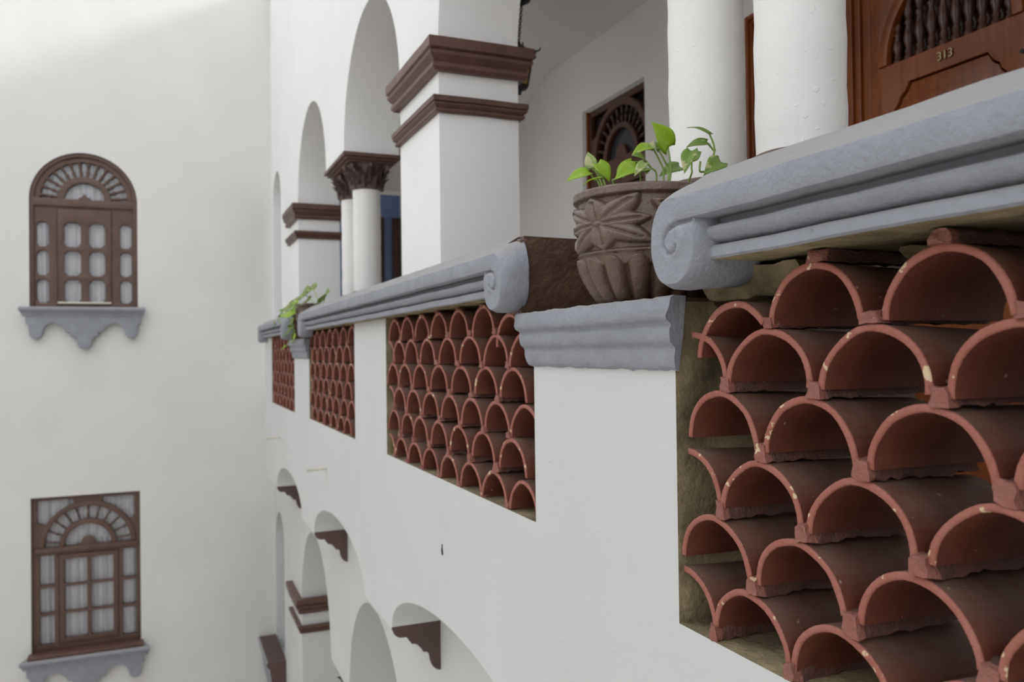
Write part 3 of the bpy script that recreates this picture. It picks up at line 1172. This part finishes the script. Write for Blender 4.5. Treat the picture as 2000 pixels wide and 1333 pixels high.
plate('fan_crest', arc(fc[0], fc[1], .085, .10, 0, PI, 14) + [(fc[0] - .13, fc[1]), (fc[0] + .13, fc[1])][0:0] + [(fc[0] - .125, fc[1] + .018), (fc[0] - .125, fc[1] - .01), (fc[0] + .125, fc[1] - .01), (fc[0] + .125, fc[1] + .018)], [], WY - .005, WY + .035, 'frame', 'Y', w2, .003, 30)
for i in range(11):
    a = PI * (i + .5) / 11
    spindle('spindle', (fc[0] + .30 * math.cos(a), WY + .018, fc[1] + .30 * math.sin(a)), (fc[0] + .49 * math.cos(a), WY + .018, fc[1] + .49 * math.sin(a)), .017, 'frame', w2, 8)
for h in [fan2, sp1, sp2] + sideh: pane(w2, h, WY + .052)
for h in ch: pane(w2, h, WY + .034)
box('inner_sill', (x0 - .03, YL - .14, z0 - .045), (x1 + .03, WY + .02, z0), 'brown', w2, .01)
sill(w2, cx2, z0 - .045, .70, YL)
curtain(x0 - .02, x1 + .02, z0 - .02, z1 + .04, YL + .15, 'white pleated curtain behind the rectangular lower window')

# slit window sill of the lower storey
w3 = tag(thing('trim_30', (1.275, 10.7, -3.86), 'brown and grey bracket sill under the lower slit arch', 'window sill'), kind='structure')
extrude_y('sill', [(1.275, -3.70), (1.06, -3.70), (1.045, -3.72), (1.05, -3.75), (1.085, -3.79), (1.10, -3.90), (1.12, -4.1), (1.16, -4.3), (1.275, -4.4)], 10.2, 11.2, ['grey', 'corbel'], 1, w3, 0, 30,
          lambda f: 1 if abs(f.normal.y) > .8 or f.normal.z > .8 else 0)


# ------------------------------------------------------------------ gallery doors
def jamb_frame(parent, a, b, zt, x, mat, w=.124):
    """stepped casing on both sides and across the head"""
    for nm, q0, q1, d in (('casing', 0, w * .34, -.012), ('casing', w * .34, w * .62, .004), ('casing', w * .62, w, .020)):
        bm = bmesh.new()
        box_bm(bm, x + d, b - q1, -.64, x + .09, b - q0, zt - q0)
        box_bm(bm, x + d, a + q0, -.64, x + .09, a + q1, zt - q0)
        box_bm(bm, x + d + .0005, a + q1, zt - q1, x + .09, b - q1, zt - q0)
        o = under(from_bm(nm, bm, mat), parent)
        bv = o.modifiers.new('edge', 'BEVEL')
        bv.width = .004
        bv.segments = 2


def scallop(yc, w, zt, drop):
    """panel outline with a scalloped head"""
    h = [(w * .66, zt), (w * .74, zt - drop * .22), (w * .84, zt - drop * .34), (w * .86, zt - drop * .46), (w * .95, zt - drop * .62), (w, zt - drop * .9), (w * 1.02, zt - drop)]
    return [(yc + a, b) for a, b in h][::-1] + [(yc - a, b) for a, b in h]


# door 1 carries the number
DX = 3.012
d = tag(thing('door_1', (DX, 2.46, -.64), 'carved reddish wooden door with turned spindles, seen beside the near columns', 'door'), kind='structure')
a, b = D3
jamb_frame(d, a, b, DT, DX, 'wood')
la, lb = a + .128, b - .128
yc = 2.458
lz = 1.272
lr = .335
lun = [(yc - lr, lz)] + arc(yc, lz, lr, lr * 1.15, PI, 0, 36)
sp_ = scallop(yc, .285, 1.168, .17)
pan = [(sp_[0][0] + .012, -.40)] + sp_ + [(sp_[-1][0] - .012, -.40)]
plate('leaf', rect(la, -.635, lb, DT - .128), [lun, pan], DX + .016, DX + .06, 'wood', 'X', d, .004, 30)
inn = [(yc + (p - yc) * .975, q - .006 if q > 0 else q + .006) for p, q in pan]
plate('carved_panel', inn, [], DX + .026, DX + .058, 'wood', 'X', d, .006, 30)
plate('panel_boss', arc(yc, .90, .12, .155, 0, 2 * PI, 28)[:-1], [], DX + .018, DX + .03, 'wood', 'X', d, .006, 30)
plate('lunette_arch', arc(yc, lz, lr + .012, (lr + .012) * 1.15, 0, PI, 36) + arc(yc, lz, lr - .035, (lr - .035) * 1.15, PI, 0, 36), [], DX + .004, DX + .045, 'wood', 'X', d, .004, 30)
plate('lunette_back', lun, [], DX + .075, DX + .085, 'wood_dark', 'X', d)
for i in range(10):
    y = yc - .30 + .6 * (i + .5) / 10
    z1_ = lz + math.sqrt(max(.01, (lr - .01) ** 2 - (y - yc) ** 2)) * 1.15
    o = spindle('spindle', (DX + .045, y, lz), (DX + .045, y, lz + .385), .024, 'wood_dark', d, 12)
# keep the spindles inside the arch: trim by scaling each to its own height
for o in [c for c in d.children if c.name.startswith('spindle')]:
    ys_ = [v.co.y for v in o.data.vertices]
    y = sum(ys_) / len(ys_)
    hmax = math.sqrt(max(.02, (lr) ** 2 - (y - yc) ** 2)) * 1.15
    for v in o.data.vertices:
        v.co.z = lz + (v.co.z - lz) * min(1., (hmax) / .385)
cu = bpy.data.curves.new('door_number', 'FONT')
cu.body = '313'
cu.size = .052
cu.extrude = .003
cu.bevel_depth = .0012
cu.align_x = 'CENTER'
cu.align_y = 'CENTER'
tmp = bpy.data.objects.new('tmp', cu)
COL.objects.link(tmp)
dg = bpy.context.evaluated_depsgraph_get()
dg.update()
me = bpy.data.meshes.new_from_object(tmp.evaluated_get(dg))
bpy.data.objects.remove(tmp)
me.materials.clear()
me.transform(Matrix(((0, 0, -1, DX + .012), (-1, 0, 0, yc + .0), (0, 1, 0, 1.220), (0, 0, 0, 1))))
o = under(link('door_number', me, 'brass'), d)
tag(o, 'brass numerals 313')
# small keyhole plate
under(lathe('keyhole', [(.009, 0), (.009, .006)], 0, 0, 'iron', None, 12), d)
ko = [c for c in d.children if c.name.startswith('keyhole')][0]
ko.data.transform(Matrix.Translation((DX + .012, 2.12, 1.12)) @ Matrix.Rotation(-PI / 2, 4, 'Y'))

# door 2: narrow leaf glimpsed between the near columns
d2 = tag(thing('door_2', (DX, 3.39, -.64), 'narrow wooden door glimpsed between the two near columns', 'door'), kind='structure')
a, b = D2
jamb_frame(d2, a, b, DT, DX, 'wood', .07)
lun2 = [(a + .11, 1.33), (b - .11, 1.33), (b - .11, 1.72), (a + .11, 1.72)]
pn2 = rect(a + .12, -.4, b - .12, 1.16)
plate('leaf', rect(a + .072, -.635, b - .072, DT - .072), [lun2, pn2], DX + .016, DX + .06, 'wood', 'X', d2, .004, 30)
plate('carved_panel', rect(a + .13, -.39, b - .13, 1.15), [], DX + .03, DX + .058, 'wood', 'X', d2, .006, 30)
plate('lunette_back', lun2, [], DX + .075, DX + .085, 'wood_dark', 'X', d2)
for i in range(7):
    y = a + .11 + (b - a - .22) * (i + .5) / 7
    spindle('spindle', (DX + .045, y, 1.33), (DX + .045, y, 1.72), .021, 'wood_dark', d2, 10)

# door 3: recessed, with a fan light around a half-round pane
d3 = tag(thing('door_3', (3.05, 5.22, -.64), 'dark wooden fan-lit door on the gallery wall, behind the carved pot', 'door'), kind='structure')
a, b = D1
X3 = 3.05
yc = 5.185
fz = 1.405
lun3 = [(yc - .375, fz)] + arc(yc, fz, .375, .375, PI, 0, 32)
lowp = rect(a + .12, -.4, b - .12, 1.20)
s1 = [(a + .045, 1.62), (a + .045, DT - .05), (yc - .13, DT - .05)] + arc(yc, fz, .418, .418, 1.95, 2.55, 8)
s2 = [(b - .045, 1.62), (b - .045, DT - .05), (yc + .13, DT - .05)] + arc(yc, fz, .418, .418, PI - 1.95, PI - 2.55, 8)
plate('leaf', rect(a + .002, -.64, b - .002, DT - .002), [lun3, lowp, s1, s2], X3, X3 + .05, 'wood_mid', 'X', d3, .004, 30)
plate('carved_panel', rect(a + .13, -.39, b - .13, 1.19), [], X3 + .015, X3 + .045, 'wood_mid', 'X', d3, .006, 30)
plate('fan_rim', arc(yc, fz, .415, .415, 0, PI, 32) + arc(yc, fz, .365, .365, PI, 0, 32), [], X3 - .014, X3 + .03, 'wood_mid', 'X', d3, .005, 30)
plate('fan_hub', arc(yc, fz, .245, .245, 0, PI, 32) + arc(yc, fz, .205, .205, PI, 0, 32), [], X3 - .010, X3 + .03, 'wood_mid', 'X', d3, .005, 30)
plate('fan_crest', arc(yc, fz, .075, .09, 0, PI, 12), [], X3 + .0, X3 + .03, 'wood_mid', 'X', d3, .004, 30)
plate('pane', arc(yc, fz, .21, .21, 0, PI, 24), [], X3 + .032, X3 + .038, 'darkglass', 'X', d3)
plate('fan_back', rect(a + .02, 1.25, b - .02, DT - .02), [], X3 + .055, X3 + .065, 'black', 'X', d3)
for i in range(15):
    g = PI * (i + .5) / 15
    spindle('spindle', (X3 + .02, yc + .24 * math.cos(g), fz + .24 * math.sin(g)), (X3 + .02, yc + .37 * math.cos(g), fz + .37 * math.sin(g)), .017, 'wood_dark', d3, 8)
box('casing', (X3 - .02, b - .028, -.64), (X3 + .002, b - .002, DT - .002), 'wood', d3, .004)

# ------------------------------------------------------------------ lantern hanging in the gallery
lx, ly = 2.165, 5.0
ln = thing('hanging_lantern', (lx, ly, 2.0), 'black iron lantern with amber glass hanging behind the middle pillar', 'lantern')
lathe('ceiling_rose', [(.055, 2.352), (.06, 2.335), (.03, 2.318), (.012, 2.305)], lx + .03, ly, 'iron', ln, 16)
bm = bmesh.new()
for i in range(14):
    zc = 2.30 - i * .0195
    pts = []
    for k in range(11):
        g = 2 * PI * k / 10
        u, w = .009 * math.cos(g), .014 * math.sin(g)
        pts.append((lx + .03 + (u if i % 2 else 0) - .002 * i, ly + (0 if i % 2 else u), zc + w))
    tube_bm(bm, pts, .0032, 5)
ch_ = from_bm('chain', bm, 'iron', None, 60)
under(ch_, ln)
ch_['kind'] = 'stuff'
LC = (lx + .005, ly)


def hexring(r, z): return [(LC[0] + r * math.cos(PI / 3 * i + .3), LC[1] + r * math.sin(PI / 3 * i + .3), z) for i in range(6)]


def hexloft(name, spec, mat):
    bm = bmesh.new()
    rings = [[bm.verts.new(p) for p in hexring(r, z)] for r, z in spec]
    for p, q in zip(rings, rings[1:]):
        for j in range(6):
            bm.faces.new((p[j], p[(j + 1) % 6], q[(j + 1) % 6], q[j]))
    bm.faces.new(rings[0])
    bm.faces.new(rings[-1])
    return under(from_bm(name, bm, mat), ln)


hexloft('lantern_cap', [(.012, 2.06), (.02, 2.035), (.06, 2.01), (.125, 1.985), (.128, 1.972), (.11, 1.968)], 'iron')
hexloft('lantern_glass', [(.098, 1.967), (.058, 1.762)], 'amber')
hexloft('lantern_foot', [(.066, 1.765), (.07, 1.755), (.06, 1.742), (.02, 1.73), (.014, 1.705), (.002, 1.70)], 'iron')
for i in range(6):
    p, q = hexring(.102, 1.97)[i], hexring(.062, 1.757)[i]
    tube('lantern_rib', [p, q], .006, 'iron', ln, 6)
    p2 = hexring(.128, 1.98)[i]
    p3 = hexring(.155, 2.0)[i]
    tube('cap_finial', [p2, hexring(.146, 1.982)[i], p3], [.006, .006, .004], 'iron', ln, 6)


# ------------------------------------------------------------------ carved pots
def pot_mesh():
    nz, nt = 150, 360
    prof_z = np.array([0, .006, .03, .06, .09, .12, .16, .20, .235, .262, .279, .28])
    prof_r = np.array([.104, .110, .128, .146, .1585, .166, .1705, .1725, .174, .175, .175, .171])
    Hh = .28
    zz = np.concatenate([np.linspace(0, .278, nz - 1), [.28]])
    T = np.linspace(0, 2 * PI, nt, endpoint=False)
    Z, TT_ = np.meshgrid(zz, T, indexing='ij')
    Rr = np.interp(Z, prof_z, prof_r)
    D = np.zeros_like(Z)
    # rim band
    band = sstep(.255, .259, Z) * (1 - sstep(.275, .280, Z))
    D += .007 * band
    # middle rib between flowers and gadroons
    D += .005 * np.exp(-((Z - .124) / .0045) ** 2)
    # flowers, four round the pot
    per = PI / 2
    u = ((TT_ + per / 2) % per - per / 2) / (per / 2)
    vv = (Z - .190) / .063
    inb = sstep(.126, .131, Z) * (1 - sstep(.252, .256, Z))
    rr = np.hypot(u, vv)
    ph = np.arctan2(vv, u)
    best = np.zeros_like(Z) - .0
    for kk in range(8):
        pa = kk * PI / 4 + .12
        dph = (ph - pa + PI) % (2 * PI) - PI
        L = min(1 / max(abs(math.cos(pa)), 1e-6), 1 / max(abs(math.sin(pa)), 1e-6)) * .99
        along = rr * np.cos(dph) / L
        acr = rr * np.sin(dph)
        wid = .33 * np.sin(np.clip(along, 0, 1) * PI * .94 + .12) ** .8 + 1e-4
        q = np.abs(acr) / wid
        ok = (along > .10) & (along < 1.0) & (q < 1)
        hgt = np.where(ok, (.0150 + .0040 * np.sin(along * 3)) * (1 - q ** 3) ** .6 - .0060 * np.exp(-(acr / .05) ** 2) * (along < .85), 0)
        best = np.maximum(best, hgt)
    boss = .017 * np.sqrt(np.clip(1 - (rr / .17) ** 2, 0, 1))
    best = np.maximum(best, boss)
    D += inb * (best - .0065)
    # gadroons
    g = 16
    ug = ((TT_ * g / (2 * PI)) % 1.0) * 2 - 1
    topz = .114 - .026 * ug ** 2
    lobe = np.sqrt(np.clip(1 - (ug / .88) ** 2, 0, 1))
    ing = (1 - sstep(-.003, .003, Z - topz)) * sstep(.0, .012, Z)
    D += np.where(Z < .122, ing * (.026 * lobe - .012), 0)
    rng = np.random.RandomState(3)
    Rr = Rr + D
    X_ = Rr * np.cos(TT_)
    Y_ = Rr * np.sin(TT_)
    verts = np.stack([X_, Y_, Z], -1).reshape(-1, 3).tolist()
    faces = []
    for i in range(nz - 1):
        o_ = i * nt
        for j in range(nt):
            j2 = (j + 1) % nt
            faces.append((o_ + j, o_ + j2, o_ + nt + j2, o_ + nt + j))
    # inside
    base = len(verts)
    inner = [(.160, .278), (.152, .268), (.15, .235)]
    for r, z in inner:
        for j in range(nt):
            verts.append((r * math.cos(T[j]), r * math.sin(T[j]), z))
    prev = (nz - 1) * nt
    for q in range(3):
        cur = base + q * nt
        for j in range(nt):
            j2 = (j + 1) % nt
            faces.append((prev + j, prev + j2, cur + j2, cur + j))
        prev = cur
    faces.append([prev + j for j in range(nt)])
    faces.append([j for j in range(nt)][::-1])
    me = bpy.data.meshes.new('pot_body')
    me.from_pydata(verts, [], faces)
    me.materials.append(M['pot'])
    me.shade_smooth()
    return me


PM = pot_mesh()


def pot(cx, cy, cz, rot, label):
    p = thing('plant_pot', (cx, cy, cz), label, 'pot', 'carved brown plant pots')
    o = link('pot_body', PM, None, p)
    o.rotation_euler = (0, 0, rot)
    bm = bmesh.new()
    lathe_bm(bm, [(.149, .233), (.14, .246), (.08, .252), (.01, .254)], 0, 0, 24)
    rough_up(bm, .006, 30.)
    s = from_bm('soil', bm, 'soil', p, 60)
    return p


PX, PY, PZ0 = 1.112, 1.772, .108
# turn a flower towards the viewer's left
dirv = math.atan2(-PY, -PX)
pot(PX, PY, PZ0, dirv - math.radians(40), 'carved brown pot with flower relief on the near grey ledge')
pot(1.115, 6.66, .108, dirv, 'brown pot with trailing vine on the far grey ledge')

# ------------------------------------------------------------------ plants
C0 = Vector((0, 0, 0))
F_PX = 1600.


def heart(n=9):
    """half widths of a pothos leaf along its length (base lobes to drip tip)"""
    out_ = []
    for i in range(n + 1):
        t_ = i / n
        out_.append((t_, .50 * (math.sin(PI * min(1, (t_ + .10) / 1.10) ** .72)) ** .9 * (1 - .25 * t_) if i < n else .0))
    return out_


def leaf_obj(parent, base, tip, wid, nrm, mat, droop=.12, fold=.25):
    base, tip = Vector(base), Vector(tip)
    ax = tip - base
    L = ax.length
    ax.normalize()
    nrm = Vector(nrm)
    nrm = (nrm - ax * nrm.dot(ax)).normalized()
    sd = ax.cross(nrm)
    bm = bmesh.new()
    rows = []
    prof_ = heart(10)
    for t_, w in prof_:
        c = base + ax * (L * t_) + nrm * (L * droop * math.sin(PI * t_))
        row = []
        for s_ in (-1, -.6, -.25, 0, .25, .6, 1):
            ww = w * L * wid
            back = -ax * (.10 * L * abs(s_) ** 2) if t_ < .25 else Vector((0, 0, 0))
            row.append(bm.verts.new(c + sd * (ww * s_) + nrm * (fold * ww * abs(s_) ** 1.4 - .004 * L * (s_ == 0)) + back * (1 - t_ * 4)))
        rows.append(row)
    for p, q in zip(rows, rows[1:]):
        for j in range(6):
            bm.faces.new((p[j], p[j + 1], q[j + 1], q[j]))
    bmesh.ops.remove_doubles(bm, verts=bm.verts, dist=1e-5)
    bmesh.ops.recalc_face_normals(bm, faces=bm.faces)
    o = from_bm('leaf', bm, mat, None, 170, False)
    md = o.modifiers.new('thick', 'SOLIDIFY')
    md.thickness = .0009
    return under(o, parent)


def V3(x, y, z): return Vector((x, y, z))


pl_ = thing('pothos_plant', (PX, PY, .36), 'bright green pothos growing in the near carved pot', 'plant')
# base, tip, width ratio, normal, material
LEAVES = [
    ((1.001, 1.86, 0.455), (0.945, 1.88, 0.431), 0.62, (-0.2, -0.75, 0.65), 'leaf'),
    ((1.01, 1.86, 0.465), (1.003, 1.87, 0.51), 0.75, (-0.5, -0.8, 0.15), 'leaf3'),
    ((0.991, 1.8, 0.463), (1.02, 1.79, 0.417), 0.95, (-0.1, -0.8, 0.6), 'leaf'),
    ((0.955, 1.72, 0.408), (0.929, 1.76, 0.396), 0.45, (-0.1, -0.35, 0.95), 'leaf'),
    ((1.022, 1.74, 0.426), (1.06, 1.75, 0.472), 0.55, (-0.1, -0.9, 0.3), 'leaf'),
    ((1.059, 1.7, 0.435), (0.96, 1.66, 0.393), 0.55, (0, -0.6, 0.8), 'leaf'),
    ((1.042, 1.66, 0.439), (1.0, 1.64, 0.399), 0.42, (-0.3, -0.8, 0.5), 'leaf3'),
    ((1.079, 1.72, 0.463), (1.036, 1.71, 0.467), 0.75, (-0.1, -0.75, 0.6), 'leaf2'),
    ((1.063, 1.72, 0.445), (1.046, 1.66, 0.412), 0.6, (0.2, -0.8, 0.5), 'leaf_dark'),
    ((1.122, 1.75, 0.503), (1.042, 1.72, 0.469), 0.42, (-0.1, -0.65, 0.75), 'leaf'),
    ((1.11, 1.74, 0.494), (1.112, 1.73, 0.516), 0.75, (-0.6, -0.7, 0.1), 'leaf3'),
    ((1.161, 1.74, 0.504), (1.101, 1.72, 0.557), 0.78, (-0.35, -0.9, 0.25), 'leaf'),
    ((1.173, 1.8, 0.511), (1.161, 1.8, 0.533), 0.9, (-0.1, -0.9, 0.3), 'leaf_dark'),
    ((1.199, 1.62, 0.511), (1.162, 1.66, 0.534), 0.42, (-0.1, -0.5, 0.85), 'leaf_dark'),
    ((1.192, 1.62, 0.49), (1.145, 1.64, 0.479), 0.62, (-0.1, -0.72, 0.65), 'leaf_dark'),
    ((1.133, 1.6, 0.461), (1.091, 1.57, 0.398), 0.5, (-0.7, -0.7, 0.2), 'leaf2'),
    ((1.153, 1.63, 0.45), (1.175, 1.62, 0.467), 1.0, (-0.3, -0.8, 0.4), 'leaf2'),
    ((1.2, 1.58, 0.436), (1.144, 1.57, 0.401), 0.75, (-0.1, -0.8, 0.5), 'leaf2'),
    ((1.222, 1.62, 0.428), (1.228, 1.6, 0.428), 0.7, (0, -0.6, 0.8), 'leaf'),
    ((1.278, 1.86, 0.489), (1.198, 1.84, 0.453), 0.5, (-0.1, -0.75, 0.6), 'leaf_dark'),
]
STEMS = [
    [(1.001, 1.86, 0.455), (1.016, 1.86, 0.436), (1.027, 1.86, 0.43)],
    [(1.01, 1.86, 0.465), (1.038, 1.86, 0.444), (1.044, 1.86, 0.433)],
    [(0.991, 1.8, 0.463), (0.988, 1.8, 0.445), (0.998, 1.8, 0.424)],
    [(1.022, 1.74, 0.426), (1.005, 1.74, 0.412), (1.001, 1.74, 0.405)],
    [(1.079, 1.72, 0.463), (1.097, 1.72, 0.445), (1.113, 1.72, 0.427)],
    [(1.122, 1.75, 0.503), (1.142, 1.75, 0.472), (1.154, 1.75, 0.438)],
    [(1.173, 1.8, 0.511), (1.192, 1.8, 0.483), (1.202, 1.8, 0.453)],
    [(1.161, 1.74, 0.504), (1.166, 1.74, 0.475), (1.168, 1.74, 0.438)],
    [(1.199, 1.62, 0.511), (1.212, 1.62, 0.482), (1.207, 1.62, 0.448), (1.2, 1.62, 0.425)],
    [(1.192, 1.62, 0.49), (1.208, 1.62, 0.475), (1.21, 1.62, 0.464)],
    [(1.154, 1.63, 0.45), (1.153, 1.63, 0.429), (1.151, 1.63, 0.411)],
    [(1.164, 1.61, 0.441), (1.162, 1.61, 0.418), (1.174, 1.61, 0.417), (1.178, 1.61, 0.414)],
    [(1.059, 1.7, 0.435), (1.055, 1.7, 0.422), (1.055, 1.7, 0.413)],
]
FAR = [
    ((0.95, 6.242, 0.429), (0.95, 6.599, 0.408)),
    ((1.0, 6.35, 0.466), (1.0, 6.537, 0.475)),
    ((1.0, 6.202, 0.47), (1.0, 6.441, 0.487)),
    ((1.05, 6.036, 0.389), (1.05, 5.756, 0.434)),
    ((0.93, 6.963, 0.367), (0.93, 7.283, 0.378)),
    ((0.93, 7.456, 0.353), (0.93, 7.638, 0.316)),
    ((0.9, 7.393, 0.283), (0.9, 7.352, 0.243)),
    ((0.9, 7.765, 0.274), (0.9, 7.867, 0.225)),
    ((0.9, 6.601, 0.243), (0.9, 6.788, 0.194)),
    ((0.9, 6.828, 0.159), (0.9, 7.049, 0.133)),
    ((0.9, 6.469, 0.121), (0.9, 6.614, 0.064)),
    ((0.9, 7.113, 0.048), (0.9, 7.222, 0.027)),
    ((0.92, 6.671, 0.306), (0.92, 7.046, 0.334)),
    ((1.0, 6.415, 0.403), (1.0, 6.607, 0.389)),
    ((0.95, 6.738, 0.396), (0.95, 6.881, 0.42)),
    ((0.9, 6.675, 0.211), (0.9, 6.534, 0.182)),
]
FSTEMS = [
    [(0.97, 6.373, 0.438), (0.97, 6.106, 0.383), (0.97, 5.939, 0.346)],
    [(1.0, 6.202, 0.47), (1.0, 6.064, 0.4), (1.0, 5.958, 0.352)],
    [(1.05, 6.036, 0.389), (1.05, 6.064, 0.372), (1.05, 6.091, 0.36)],
    [(0.91, 6.195, 0.36), (0.91, 6.593, 0.387), (0.91, 6.967, 0.351), (0.91, 6.821, 0.251), (0.91, 6.679, 0.176), (0.91, 6.832, 0.108), (0.91, 7.15, 0.048)],
    [(0.91, 6.389, 0.352), (0.91, 7.211, 0.342), (0.91, 7.564, 0.313), (0.91, 7.852, 0.266)],
    [(0.9, 6.534, 0.182), (0.9, 6.504, 0.122)],
]

for b, t_, w, n, m in LEAVES:
    leaf_obj(pl_, b, t_, w, n, m, .10, .22)
def smooth_pts(P, n=5):
    P = [Vector(p) for p in P]
    Q = [P[0]] + P + [P[-1]]
    o = []
    for i in range(1, len(Q) - 2):
        for j in range(n):
            t_ = j / n
            a, b, c, d = Q[i - 1], Q[i], Q[i + 1], Q[i + 2]
            o.append(.5 * ((2 * b) + (c - a) * t_ + (2 * a - 5 * b + 4 * c - d) * t_ * t_ + (3 * b - a - 3 * c + d) * t_ ** 3))
    o.append(P[-1])
    return o
for p in STEMS:
    p = [Vector(q) for q in p]
    # root the stem in the soil
    e = p[-1]
    end = Vector((PX + (e.x - PX) * .75, PY + (e.y - PY) * .75, .352))
    tube('stem', smooth_pts(p + [end]), .0024, 'stem', pl_, 6)
fv = thing('pothos_vine', (1.115, 6.66, .36), 'thin green vine trailing from the far pot over the grey ledge', 'plant')
for b, t_ in FAR:
    leaf_obj(fv, b, Vector(b).lerp(Vector(t_), .8), .62, (-.4, -.75, .45), rnd.choice(['leaf', 'leaf_dark', 'leaf2']), .1, .2)
for p in FSTEMS:
    p = [Vector(q) for q in p]
    tube('stem', smooth_pts(p), .0035, 'stem', fv, 5)

# ------------------------------------------------------------------ small fittings on the parapet face
for y0, z0, lab in ((5.72, -.80, 'short white drain spout below the third tile screen'), (8.24, -.82, 'short white drain spout below the farthest tile screen')):
    s = thing('drain_spout', (1.0, y0, z0), lab, 'spout', 'drain spouts on the parapet')
    tube('pipe', [(1.03, y0, z0 + .004), (.86, y0, z0 - .004)], .0125, 'pvc', s, 12)
    tube('collar', [(.875, y0, z0 - .002), (.859, y0, z0 - .003)], .014, 'pvc', s, 12)
nl = thing('wall_hook', (1.0, 3.132, -.788), 'tiny dark metal hook on the white parapet below the second tile screen', 'hook')
tube('shank', [(1.008, 3.132, -.772), (.9985, 3.132, -.773), (.997, 3.129, -.79), (.997, 3.124, -.812)], .0032, 'iron', nl, 7)
